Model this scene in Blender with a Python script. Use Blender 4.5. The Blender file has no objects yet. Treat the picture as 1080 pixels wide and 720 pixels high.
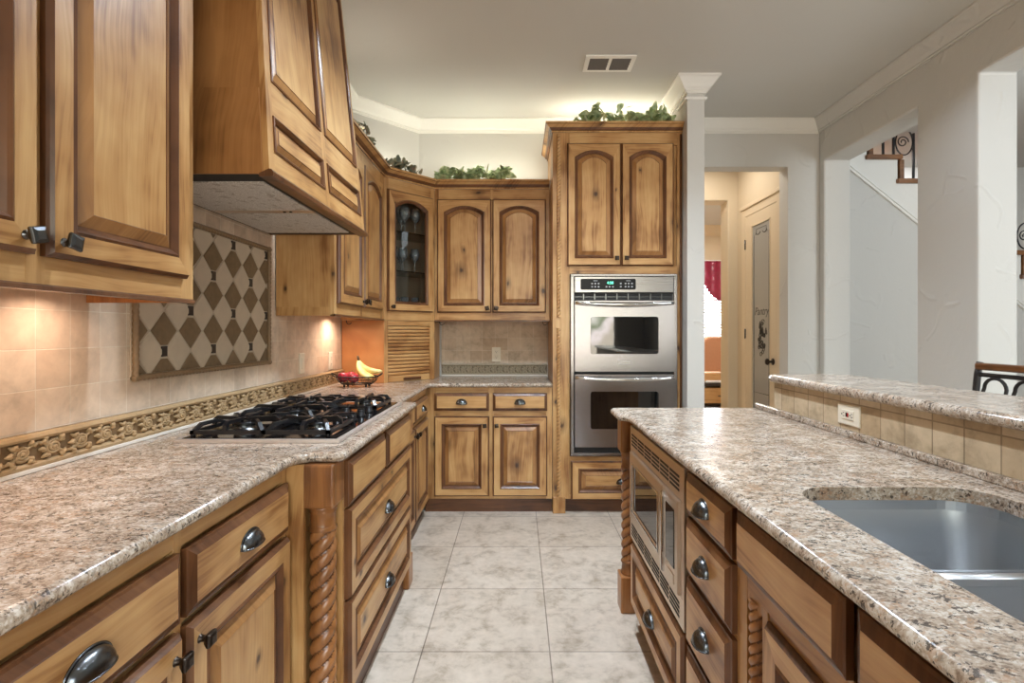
import bpy, bmesh, math, random
from math import pi, sin, cos, sqrt, radians, atan2
from mathutils import Matrix, Vector

S = bpy.context.scene
COL = S.collection
random.seed(7)

# ------------------------------------------------------------------ camera
cam_d = bpy.data.cameras.new('camera')
cam_d.sensor_width = 36.0
cam_d.sensor_fit = 'HORIZONTAL'
cam_d.lens = 36.0 * 550.0 / 1080.0
cam_d.shift_x = -6.4 / 1080.0
cam_d.shift_y = -9.6 / 1080.0
cam_d.clip_start = 0.02
cam = bpy.data.objects.new('camera', cam_d)
cam.location = (0, 0, 1.27)
cam.rotation_euler = (pi / 2, 0, 0)
COL.objects.link(cam)
S.camera = cam

# ------------------------------------------------------------------ exposure / world / lights
S.view_settings.view_transform = 'Standard'
S.view_settings.look = 'None'
S.view_settings.exposure = 0.60
S.view_settings.gamma = 1.0
S.view_settings.use_curve_mapping = False
try:
    S.cycles.use_denoising = True
    S.cycles.max_bounces = 10
    S.cycles.diffuse_bounces = 5
    S.cycles.glossy_bounces = 4
    S.cycles.transmission_bounces = 8
    S.cycles.transparent_max_bounces = 12
    S.cycles.sample_clamp_indirect = 6.0
    S.cycles.caustics_reflective = False
    S.cycles.caustics_refractive = False
except Exception:
    pass

W = bpy.data.worlds.new('garden_daylight')
S.world = W
W.use_nodes = True
wt = W.node_tree
wt.nodes.clear()
def wn(t, **k):
    n = wt.nodes.new(t)
    for a, v in k.items():
        setattr(n, a, v)
    return n
w_tc = wn('ShaderNodeTexCoord')
w_sep = wn('ShaderNodeSeparateXYZ')
w_noise = wn('ShaderNodeTexNoise')
w_noise.inputs['Scale'].default_value = 14.0
w_noise.inputs['Detail'].default_value = 6.0
w_add = wn('ShaderNodeMath', operation='MULTIPLY_ADD')
w_add.inputs[1].default_value = 0.55
w_ramp = wn('ShaderNodeValToRGB')
w_sub = wn('ShaderNodeMath', operation='SUBTRACT')
w_sub.inputs[1].default_value = 0.20
cr = w_ramp.color_ramp
cr.elements[0].position = 0.0
cr.elements[0].color = (0.34, 0.30, 0.24, 1)
cr.elements[1].position = 1.0
cr.elements[1].color = (0.80, 0.92, 1.08, 1)
for p, c in ((0.05, (0.56, 0.50, 0.48, 1)), (0.11, (0.10, 0.13, 0.06, 1)), (0.20, (0.58, 0.55, 0.50, 1)),
             (0.27, (0.16, 0.21, 0.10, 1)), (0.36, (0.82, 0.90, 1.0, 1))):
    e = cr.elements.new(p)
    e.color = c
w_bg = wn('ShaderNodeBackground')
w_bg.inputs['Strength'].default_value = 15.0
w_out = wn('ShaderNodeOutputWorld')
wl = wt.links.new
wl(w_tc.outputs['Generated'], w_noise.inputs['Vector'])
wl(w_tc.outputs['Generated'], w_sep.inputs[0])
wl(w_noise.outputs['Fac'], w_add.inputs[0])
wl(w_sep.outputs['Z'], w_add.inputs[2])
wl(w_add.outputs[0], w_sub.inputs[0])
wl(w_sub.outputs[0], w_ramp.inputs[0])
w_front = wn('ShaderNodeMath', operation='MULTIPLY', use_clamp=True)
w_front.inputs[1].default_value = 3.0
w_mix = wn('ShaderNodeMix', data_type='RGBA')
w_mix.inputs['B'].default_value = (0.80, 0.84, 0.90, 1)
wl(w_sep.outputs['Y'], w_front.inputs[0])
wl(w_front.outputs[0], w_mix.inputs['Factor'])
wl(w_ramp.outputs[0], w_mix.inputs['A'])
wl(w_mix.outputs['Result'], w_bg.inputs['Color'])
wl(w_bg.outputs[0], w_out.inputs[0])

def area(name, loc, target, sx, sy, power, color=(1, 1, 1), spread=180, portal=False, shape='RECTANGLE'):
    d = bpy.data.lights.new(name, 'AREA')
    d.shape = shape
    d.size = sx
    d.size_y = sy
    d.energy = power
    d.color = color
    d.spread = radians(spread)
    if portal:
        d.cycles.is_portal = True
    o = bpy.data.objects.new(name, d)
    o.location = loc
    o.rotation_euler = (Vector(target) - Vector(loc)).to_track_quat('-Z', 'Y').to_euler()
    COL.objects.link(o)
    return o

CEIL = 3.0
WARM = (0.78, 0.90, 1.03)
for cx_, cy_, CAN_P in ((0.12, 0.30, 1.6), (0.12, 1.55, 12.0), (0.12, 2.45, 21.0), (1.62, 0.9, 5.0), (1.78, 2.5, 5.0)):  # last two are unseen added fills that brighten the right wall and granite
    area('ceiling_downlight_and_fill', (cx_, cy_, CEIL - 0.012), (cx_, cy_, 0), 0.10, 0.10, CAN_P, WARM, spread=130, shape='DISK')
# daylight of the breakfast room behind the camera and of the rooms beyond the openings, plus an added stair fill
area('rear_window_portal', (0.775, -2.99, 1.5), (0.775, 0.0, 1.5), 2.35, 2.2, 1.0, portal=True)
area('dining_room_daylight', (3.9, 0.5, 1.9), (2.55, 2.9, 1.4), 1.4, 1.6, 42.0, (0.84, 0.93, 1.0))
area('stair_hall_light', (3.6, 3.2, 2.9), (3.4, 4.4, 1.6), 1.0, 0.8, 4.0, (0.84, 0.93, 1.0))
area('stair_well_fill', (3.5, 5.1, 2.98), (3.5, 5.3, 1.6), 1.2, 0.3, 9.0, (0.90, 0.95, 1.0))  # added fill without a fixture, brightens the wall beyond the stairs
area('pantry_hall_light', (1.75, 4.88, 2.95), (1.75, 4.88, 0), 0.35, 0.35, 5.0, (1.0, 0.93, 0.84))
area('study_window_portal', (2.9, 8.44, 1.5), (2.9, 0, 1.5), 1.3, 2.0, 1.0, portal=True)
area('study_lamp', (2.3, 6.9, 2.9), (2.3, 6.9, 0), 0.6, 0.6, 45.0, (1.0, 0.93, 0.84))
# strip lights lying on top of the wall cabinets
COVE = (0.98, 0.97, 0.80)
area('cabinet_top_strip_light', (-0.20, 4.10, 2.46), (-0.20, 4.12, 3.0), 0.80, 0.05, 2.0, COVE)
area('cabinet_top_strip_light', (-0.93, 3.95, 2.46), (-0.96, 3.98, 3.0), 0.30, 0.05, .7, COVE)
area('cabinet_top_strip_light', (0.70, 4.02, 2.78), (0.70, 4.06, 3.4), 0.80, 0.06, 2.0, COVE)
area('cabinet_top_strip_light', (-1.12, 3.05, 2.46), (-1.14, 3.05, 3.0), 0.05, 0.9, 1.2, (1.0, 0.88, 0.72))
# puck lights under the wall cabinets
PUCK = (1.0, 0.74, 0.58)
for px_, py_, pp in ((-1.13, 0.45, 0.6), (-1.13, 0.95, 0.72), (-1.13, 1.33, 0.5), (-1.12, 3.38, 1.5)):
    area('cabinet_puck_light', (px_, py_, 1.385), (px_ - 0.02, py_, 0), 0.06, 0.06, pp, PUCK, spread=150, shape='DISK')

# ------------------------------------------------------------------ materials
def srgb(r, g, b):
    f = lambda c: (c / 255.0 / 12.92) if c <= 10 else (((c / 255.0) + 0.055) / 1.055) ** 2.4
    return (f(r), f(g), f(b), 1.0)

class NG:
    def __init__(self, name):
        self.m = bpy.data.materials.new(name)
        self.m.use_nodes = True
        self.t = self.m.node_tree
        self.t.nodes.clear()
        self.out = self.t.nodes.new('ShaderNodeOutputMaterial')
        self.b = self.t.nodes.new('ShaderNodeBsdfPrincipled')
        self.t.links.new(self.b.outputs[0], self.out.inputs[0])
    def set(self, s, v):
        if hasattr(v, 'is_linked') or hasattr(v, 'links'):
            self.t.links.new(v, s)
        else:
            s.default_value = v
    def n(self, typ, out=0, _in=None, **k):
        n = self.t.nodes.new(typ)
        for a, v in k.items():
            setattr(n, a, v)
        for i, v in (_in or {}).items():
            self.set(n.inputs[i], v)
        return n.outputs[out]
    def math(self, op, a, b=0.0, c=0.0, clamp=False):
        return self.n('ShaderNodeMath', 0, {0: a, 1: b, 2: c}, operation=op, use_clamp=clamp)
    def mix(self, f, a, b, mode='MIX'):
        n = self.t.nodes.new('ShaderNodeMix')
        n.data_type = 'RGBA'
        n.blend_type = mode
        self.set(n.inputs['Factor'], f)
        self.set(n.inputs['A'], a)
        self.set(n.inputs['B'], b)
        return n.outputs['Result']
    def ramp(self, f, stops, interp='LINEAR'):
        n = self.t.nodes.new('ShaderNodeValToRGB')
        n.color_ramp.interpolation = interp
        e = n.color_ramp.elements
        e[0].position, e[0].color = stops[0]
        e[1].position, e[1].color = stops[-1]
        for p, c in stops[1:-1]:
            x = e.new(p)
            x.color = c
        self.set(n.inputs[0], f)
        return n.outputs[0]
    def obj(self):
        return self.n('ShaderNodeTexCoord', 3)
    def sep(self, v):
        n = self.t.nodes.new('ShaderNodeSeparateXYZ')
        self.set(n.inputs[0], v)
        return n.outputs[0], n.outputs[1], n.outputs[2]
    def comb(self, x, y, z=0.0):
        return self.n('ShaderNodeCombineXYZ', 0, {0: x, 1: y, 2: z})
    def noise(self, v, scale=1.0, detail=3.0, rough=0.5, dist=0.0, out=0):
        return self.n('ShaderNodeTexNoise', out, {'Vector': v, 'Scale': scale, 'Detail': detail, 'Roughness': rough, 'Distortion': dist})
    def bump(self, h, strength=0.3, dist=0.01):
        o = self.n('ShaderNodeBump', 0, {'Height': h, 'Strength': strength, 'Distance': dist})
        self.t.links.new(o, self.b.inputs['Normal'])
    def fin(self, color=None, rough=0.5, metal=0.0, spec=0.5, coat=0.0, emis=None, estr=0.0):
        if color is not None:
            self.set(self.b.inputs['Base Color'], color)
        self.set(self.b.inputs['Roughness'], rough)
        self.set(self.b.inputs['Metallic'], metal)
        self.set(self.b.inputs['Specular IOR Level'], spec)
        self.set(self.b.inputs['Coat Weight'], coat)
        self.b.inputs['Coat Roughness'].default_value = 0.25
        if emis:
            self.b.inputs['Emission Color'].default_value = emis
            self.b.inputs['Emission Strength'].default_value = estr
        return self.m

def plain(name, rgb, rough=0.5, metal=0.0, spec=0.5, coat=0.0, var=0.12, scale=40.0):
    g = NG(name)
    c = srgb(*rgb)
    n = g.noise(g.obj(), scale, 2.0)
    d = tuple(x * (1 - var) for x in c[:3]) + (1,)
    col = g.mix(n, d, c)
    return g.fin(col, rough, metal, spec, coat)

def wood(name, light, mid, dark, axis='Z', rough=0.38, knots=True, kn=0.60, grain=1.0):
    g = NG(name)
    x, y, z = g.sep(g.obj())
    rnd = g.n('ShaderNodeObjectInfo', 5)
    off = g.math('MULTIPLY', rnd, 17.0)
    if axis == 'Z':
        u = g.math('ADD', g.math('ADD', x, g.math('MULTIPLY', y, 1.0)), off)
        v = g.math('ADD', z, off)
    elif axis == 'X':
        u = g.math('ADD', g.math('ADD', z, g.math('MULTIPLY', y, 1.0)), off)
        v = g.math('ADD', x, off)
    else:
        u = g.math('ADD', g.math('ADD', z, g.math('MULTIPLY', x, 1.0)), off)
        v = g.math('ADD', y, off)
    # wavy figure: bend the grain with a slow noise
    bend = g.noise(g.comb(g.math('MULTIPLY', u, 3.0), g.math('MULTIPLY', v, 1.6)), 1.0, 2.0)
    ub = g.math('ADD', u, g.math('MULTIPLY', bend, 0.11))
    fine = g.noise(g.comb(g.math('MULTIPLY', ub, 95.0), g.math('MULTIPLY', v, 3.2)), 1.0, 4.0, 0.6)
    mid_n = g.noise(g.comb(g.math('MULTIPLY', ub, 22.0), g.math('MULTIPLY', v, 1.3)), 1.0, 3.0, 0.55)
    blot = g.noise(g.comb(g.math('MULTIPLY', u, 4.5), g.math('MULTIPLY', v, 2.6)), 1.0, 3.0, 0.6)
    f = g.math('ADD', g.math('MULTIPLY', fine, 0.34 * grain), g.math('MULTIPLY', mid_n, 0.34))
    f = g.math('ADD', f, g.math('MULTIPLY', blot, 0.76))
    f = g.math('SUBTRACT', f, 0.12)
    col = g.ramp(f, [(0.34, srgb(*[c * .82 for c in dark])), (0.46, srgb(*dark)), (0.57, srgb(*mid)), (0.74, srgb(*light))])
    if knots:
        kv = g.comb(g.math('MULTIPLY', ub, 4.6), g.math('MULTIPLY', v, 2.9))
        vn = g.t.nodes.new('ShaderNodeTexVoronoi')
        vn.voronoi_dimensions = '2D'
        g.set(vn.inputs['Vector'], kv)
        vn.inputs['Scale'].default_value = 1.0
        vn.inputs['Randomness'].default_value = 1.0
        dist = vn.outputs['Distance']
        cr_, cg_, cb_ = g.sep(vn.outputs['Color'])
        pick = g.math('GREATER_THAN', cr_, kn)
        dj = g.math('ADD', dist, g.math('ADD', g.math('MULTIPLY', g.math('SUBTRACT', fine, 0.5), 0.16), g.math('MULTIPLY', g.math('SUBTRACT', mid_n, 0.5), 0.12)))
        size = g.math('MULTIPLY_ADD', cg_, 0.06, 0.018)
        core = g.math('MULTIPLY', g.math('SUBTRACT', 1.0, g.math('DIVIDE', dj, size), clamp=True), pick)
        core = g.math('MULTIPLY', g.math('MULTIPLY', core, 1.8, clamp=True), 0.85)
        halo = g.math('MULTIPLY', g.math('SUBTRACT', 1.0, g.math('DIVIDE', dj, g.math('MULTIPLY', size, 3.2)), clamp=True), pick)
        halo = g.math('MULTIPLY', halo, 0.9)
        col = g.mix(halo, col, srgb(*[c * 0.72 for c in dark]))
        col = g.mix(core, col, srgb(58, 35, 21))
    g.bump(fine, 0.04, 0.004)
    return g.fin(col, rough, 0.0, 0.4, 0.25)

WL, WM, WD = (202, 160, 106), (180, 134, 82), (140, 94, 51)
M_WV = wood('knotty_alder_vertical', WL, WM, WD, 'Z')
M_WH = wood('knotty_alder_horizontal', WL, WM, WD, 'X')
M_GL = wood('dark_glaze_moulding', (118, 78, 48), (96, 60, 36), (70, 42, 24), 'Z', 0.32, False)
M_GB = wood('glazed_panel_slope', (178, 130, 80), (156, 110, 64), (122, 82, 46), 'Z', 0.32, False)
M_POST = wood('turned_alder', (168, 116, 70), (146, 96, 54), (112, 70, 38), 'Z', 0.28, False)
M_CHERRY = wood('cherry_veneer', (172, 122, 72), (152, 104, 58), (126, 84, 44), 'Z', 0.4, False)
M_LAMPLIT = wood('lamplit_orange_wood', (190, 132, 80), (174, 114, 64), (146, 90, 48), 'Z', 0.4, False)  # cabinet wood with the orange glow of the puck lamps put into its colour
M_TOE = wood('dark_toe_board', (112, 72, 42), (92, 56, 32), (68, 40, 22), 'X', 0.45, False)
WOODS = [M_WV, M_WH, M_GL, M_GB]

def granite(name, warm=0.0):
    g = NG(name)
    o = g.obj()
    mp = g.n('ShaderNodeMapping', 0, {'Vector': o, 'Scale': (1.15, 1.5, 1.3), 'Rotation': (0, 0, 0.35)})
    big = g.noise(mp, 11.0, 4.0, 0.6, 0.8)
    vc = g.t.nodes.new('ShaderNodeTexVoronoi')
    g.set(vc.inputs['Vector'], mp)
    vc.inputs['Scale'].default_value = 190.0
    cell = g.sep(vc.outputs['Color'])[0]
    med = g.noise(mp, 60.0, 4.0, 0.65, 0.6)
    col = g.ramp(g.math('ADD', g.math('MULTIPLY', big, 0.46), g.math('ADD', g.math('MULTIPLY', med, 0.50), g.math('MULTIPLY', cell, 0.14))),
                 [(0.36, srgb(98, 80, 68)), (0.45, srgb(144, 124, 106)), (0.56, srgb(180, 163, 145)), (0.70, srgb(212, 202, 190))])
    vn = g.t.nodes.new('ShaderNodeTexVoronoi')
    g.set(vn.inputs['Vector'], g.mix(0.03, mp, g.noise(mp, 40.0, 3.0, out=1)))
    vn.inputs['Scale'].default_value = 150.0
    r, gg, b = g.sep(vn.outputs['Color'])
    fl = g.noise(mp, 44.0, 5.0, 0.75)
    # dark mineral flecks cluster where the fleck noise is high
    dark = g.math('MULTIPLY', g.math('GREATER_THAN', g.math('ADD', g.math('MULTIPLY', r, 0.24), fl), 0.735), 0.80)
    grey = g.math('MULTIPLY', g.math('GREATER_THAN', g.math('ADD', g.math('MULTIPLY', gg, 0.35), g.noise(mp, 21.0, 3.0)), 0.86), 0.6)
    amber = g.math('MULTIPLY', g.math('GREATER_THAN', g.math('ADD', g.math('MULTIPLY', b, 0.35), g.noise(mp, 17.0, 2.0)), 0.86), 0.55)
    col = g.mix(amber, col, srgb(170, 134, 104))
    col = g.mix(grey, col, srgb(134, 124, 112))
    col = g.mix(dark, col, srgb(42, 36, 36))
    return g.fin(col, 0.18, 0.0, 0.5, 0.0)
M_GRAN = granite('speckled_tan_granite')

def tile_mat(name, ua, va, size, u0, v0, c1, c2, grout, mortar=0.0035, rough=0.5, warp=0.0, mottle=0.5, vsize=None, bump=0.5):
    g = NG(name)
    ax = dict(zip('XYZ', g.sep(g.obj())))
    u = g.math('SUBTRACT', ax[ua], u0)
    v = g.math('SUBTRACT', ax[va], v0)
    vec = g.comb(u, v)
    b = g.t.nodes.new('ShaderNodeTexBrick')
    b.offset = 0.0
    b.squash = 1.0
    g.set(b.inputs['Vector'], vec)
    b.inputs['Scale'].default_value = 1.0
    b.inputs['Mortar Size'].default_value = mortar / 2
    b.inputs['Mortar Smooth'].default_value = 0.3
    b.inputs['Brick Width'].default_value = size
    b.inputs['Row Height'].default_value = vsize or size
    b.inputs['Bias'].default_value = 0.0
    g.set(b.inputs['Color1'], srgb(*c1))
    g.set(b.inputs['Color2'], srgb(*c2))
    g.set(b.inputs['Mortar'], srgb(*grout))
    m1 = g.noise(g.obj(), 7.0, 6.0, 0.62, 0.6)
    m2 = g.noise(g.obj(), 26.0, 4.0, 0.6, 0.3)
    t = g.ramp(g.math('ADD', g.math('MULTIPLY', m1, 0.65), g.math('MULTIPLY', m2, 0.35)),
               [(0.34, (1 - mottle * 0.75, 1 - mottle * 0.82, 1 - mottle * 0.92, 1)), (0.5, (0.96, 0.94, 0.91, 1)), (0.64, (1.10, 1.09, 1.07, 1))])
    col = g.mix(1.0, b.outputs['Color'], t, 'MULTIPLY')
    h = g.math('ADD', g.math('SUBTRACT', 1.0, b.outputs['Fac']), g.math('MULTIPLY', m2, 0.25))
    g.bump(h, bump, 0.003)
    return g.fin(col, rough, 0.0, 0.4)
M_TILE_L = tile_mat('travertine_tile_side', 'Y', 'Z', 0.104, 0.092, 1.018, (226, 206, 184), (212, 188, 164), (232, 218, 200), mottle=.36)
M_TILE_B = tile_mat('travertine_tile_back', 'X', 'Z', 0.104, 0.02, 1.018, (210, 192, 170), (190, 168, 144), (216, 202, 184))
M_TILE_BAR = tile_mat('travertine_tile_bar', 'Y', 'Z', 0.1016, 0.0, 0.9274, (204, 186, 158), (180, 156, 124), (150, 130, 104), mortar=0.005)
M_FLOOR = tile_mat('beige_floor_tile', 'X', 'Y', 0.508, 0.126, 2.075, (204, 192, 178), (194, 181, 166), (142, 130, 118), mortar=0.006, rough=0.32, mottle=0.55, bump=0.3)

def plaster(name, rgb, tex=0.5, rough=0.75):
    g = NG(name)
    o = g.obj()
    n1 = g.noise(o, 3.0, 3.0, 0.5, 1.2)
    n2 = g.noise(o, 55.0, 3.0)
    vn = g.t.nodes.new('ShaderNodeTexVoronoi')
    vn.feature = 'DISTANCE_TO_EDGE'
    g.set(vn.inputs['Vector'], g.mix(0.35, o, g.noise(o, 2.2, 2.0, out=1)))
    vn.inputs['Scale'].default_value = 3.4
    ridge = g.math('SUBTRACT', 1.0, g.math('MULTIPLY', vn.outputs['Distance'], 22.0), clamp=True)
    ridge = g.math('MULTIPLY', ridge, g.math('GREATER_THAN', g.noise(o, 4.0, 2.0), 0.54))
    h = g.math('ADD', g.math('MULTIPLY', n1, 0.9), g.math('ADD', g.math('MULTIPLY', n2, 0.10), g.math('MULTIPLY', ridge, 0.5)))
    g.bump(h, tex, 0.012)
    c = srgb(*rgb)
    col = g.mix(g.noise(o, 1.5, 2.0), tuple(x * 0.96 for x in c[:3]) + (1,), c)
    return g.fin(col, rough, 0.0, 0.25)
M_WALL = plaster('trowelled_plaster_greige', (207, 204, 198), 0.42)
M_CEIL = plaster('ceiling_paint', (205, 203, 197), 0.08)
M_WHITE = plain('white_trim_paint', (236, 233, 226), 0.4, var=0.03)
M_STAIRW = plaster('stair_wall_paint', (232, 229, 222), 0.12)
M_TAN = plaster('hall_tan_paint', (216, 200, 174), 0.08)
M_TANTRIM = plain('cream_door_paint', (224, 206, 178), 0.45, var=0.03)

def metal(name, rgb, rough=0.3, brush=None, spread=0.12, aniso=0.0):
    g = NG(name)
    g.b.inputs['Anisotropic'].default_value = aniso
    c = srgb(*rgb)
    if brush:
        ax = g.sep(g.obj())
        k = {'X': (4.0, 260.0, 260.0), 'Z': (260.0, 260.0, 4.0), 'Y': (260.0, 4.0, 260.0)}[brush]
        v = g.comb(g.math('MULTIPLY', ax[0], k[0]), g.math('MULTIPLY', ax[1], k[1]), g.math('MULTIPLY', ax[2], k[2]))
        n = g.noise(v, 1.0, 2.0)
        r = g.math('MULTIPLY_ADD', n, spread, rough - spread / 2)
        g.bump(n, 0.012, 0.001)
        return g.fin(c, r, 1.0)
    n = g.noise(g.obj(), 60.0, 2.0)
    return g.fin(g.mix(n, tuple(x * 0.85 for x in c[:3]) + (1,), c), rough, 1.0)
M_SS = metal('brushed_stainless', (168, 165, 164), 0.28, 'X', 0.06)
M_SSV = metal('brushed_stainless_upright', (160, 156, 156), 0.27, None, aniso=0.8)
M_SINK = metal('satin_sink_steel', (206, 208, 210), 0.34, 'X', 0.1)
M_BRONZE = metal('microwave_champagne_steel', (214, 198, 180), 0.34, 'X')
M_CHROME = metal('bright_steel', (222, 222, 222), 0.14)
M_PEWTER = metal('antique_pewter', (104, 106, 108), 0.26)
M_DKBRONZE = metal('dark_bronze', (70, 62, 56), 0.36)
M_IRON = plain('black_cast_iron', (24, 24, 27), 0.30, 0.0, 0.5)
M_WIRE = plain('black_wire', (30, 26, 24), 0.4, 0.3)
M_BLACKGLASS = plain('black_glass', (12, 13, 14), 0.03, 0.0, 0.95, var=0.02)
M_PANELGLASS = plain('black_control_panel', (14, 14, 16), 0.35, 0.0, 0.25, var=0.02)
M_RIM = metal('satin_steel_rim', (236, 226, 220), 0.5)
M_BLACKTOP = plain('black_enamel', (24, 22, 22), 0.10, 0.0, 0.6, var=0.03)
M_DARK = plain('dark_recess', (16, 15, 15), 0.6)
M_IVORY = plain('ivory_plastic', (228, 218, 198), 0.35, var=0.02)
M_RED = plain('red_plastic', (170, 30, 30), 0.4)
M_SLAT = plain('vent_slat_grey', (112, 106, 98), 0.5)
M_GREY = plain('grey_print', (170, 172, 176), 0.5)
M_FRIEZE = plain('carved_stone_frieze', (190, 160, 118), 0.55, var=0.35, scale=70)
M_FRIEZE2 = plain('grey_stone_frieze', (168, 154, 128), 0.55, var=0.35, scale=70)
M_FRGROUND = plain('frieze_ground', (132, 104, 70), 0.65, var=0.3, scale=70)
M_FRGROUND2 = plain('grey_frieze_ground', (132, 118, 94), 0.65, var=0.3, scale=70)
M_CAULK = plain('white_caulk', (228, 222, 212), 0.5, var=0.02)
M_MOSD = plain('brown_emperador_stone', (138, 114, 84), 0.5, var=0.4, scale=45)
M_MOSL = plain('ivory_travertine', (212, 194, 170), 0.5, var=0.16, scale=24)
M_MOSK = plain('black_brown_inset', (48, 40, 36), 0.35, var=0.5, scale=160)
M_GROUT = plain('mosaic_grout', (198, 182, 160), 0.8)
M_ROPE = plain('carved_rope_stone', (150, 122, 90), 0.55, var=0.3, scale=60)
M_VINE = plain('ivy_stem', (86, 64, 40), 0.7)
M_SCREEN = NG('lit_clock_digits').fin((0.02, 0.1, 0.06, 1), 0.4, emis=(0.15, 1.0, 0.62, 1), estr=2.2)

def mesh_filter():
    g = NG('hood_filter_mesh')
    vn = g.t.nodes.new('ShaderNodeTexVoronoi')
    g.set(vn.inputs['Vector'], g.obj())
    vn.inputs['Scale'].default_value = 210.0
    n = g.noise(g.obj(), 30.0, 3.0)
    c = g.ramp(vn.outputs['Distance'], [(0.1, srgb(244, 242, 238)), (0.6, srgb(200, 196, 190))])
    c = g.mix(g.math('MULTIPLY', g.math('GREATER_THAN', n, 0.62), 0.4), c, srgb(120, 100, 80))
    g.bump(vn.outputs['Distance'], 0.4, 0.003)
    return g.fin(c, 0.5, 0.0)
M_FILTER = mesh_filter()

def clear_pane(name, tint=(1, 1, 1, 1), refl=0.5, rough=0.02, haze=0.0, hazec=(0.5, 0.5, 0.5, 1)):
    g = NG(name)
    g.t.nodes.remove(g.b)
    tr = g.t.nodes.new('ShaderNodeBsdfTransparent')
    tr.inputs[0].default_value = tint
    gl = g.t.nodes.new('ShaderNodeBsdfGlossy')
    gl.inputs['Roughness'].default_value = rough
    fr = g.n('ShaderNodeFresnel', 0, {0: 1.45})
    mx = g.t.nodes.new('ShaderNodeMixShader')
    g.set(mx.inputs[0], g.math('MULTIPLY', fr, refl * 2))
    base = tr.outputs[0]
    if haze:
        df = g.t.nodes.new('ShaderNodeBsdfDiffuse')
        df.inputs[0].default_value = hazec
        m2 = g.t.nodes.new('ShaderNodeMixShader')
        m2.inputs[0].default_value = haze
        g.t.links.new(tr.outputs[0], m2.inputs[1])
        g.t.links.new(df.outputs[0], m2.inputs[2])
        base = m2.outputs[0]
    g.t.links.new(base, mx.inputs[1])
    g.t.links.new(gl.outputs[0], mx.inputs[2])
    g.t.links.new(mx.outputs[0], g.out.inputs[0])
    return g.m
M_PANE = clear_pane('clear_window_glass')
M_CABGLASS = clear_pane('cabinet_door_glass', (0.86, 0.88, 0.88, 1), 0.4)
M_FROST = clear_pane('smoky_etched_glass', (0.50, 0.50, 0.50, 1), 0.5, 0.12, 0.70, srgb(200, 198, 192))
M_DRINK = clear_pane('drinking_glass', (0.90, 0.93, 0.94, 1), 1.8, 0.02, 0.14, (0.9, 0.95, 1.0, 1))  # diffuse white mixed into the glass stands in for its glints
M_SHELFG = clear_pane('glass_shelf', (0.6, 0.72, 0.68, 1), 0.6)

def leafmat(name, a, b, c):
    g = NG(name)
    n = g.noise(g.obj(), 22.0, 3.0)
    col = g.ramp(n, [(0.35, srgb(*a)), (0.5, srgb(*b)), (0.68, srgb(*c))])
    g.fin(col, 0.55)
    tl_ = g.t.nodes.new('ShaderNodeBsdfTranslucent')
    g.set(tl_.inputs[0], col)
    mx = g.t.nodes.new('ShaderNodeMixShader')
    mx.inputs[0].default_value = 0.45
    g.t.links.new(g.b.outputs[0], mx.inputs[1])
    g.t.links.new(tl_.outputs[0], mx.inputs[2])
    g.t.links.new(mx.outputs[0], g.out.inputs[0])
    return g.m
M_LEAF = leafmat('ivy_leaf_green', (146, 166, 124), (190, 204, 164), (222, 226, 192))
M_LEAFD = leafmat('ivy_leaf_dark', (112, 118, 106), (146, 148, 126), (160, 130, 108))

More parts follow.
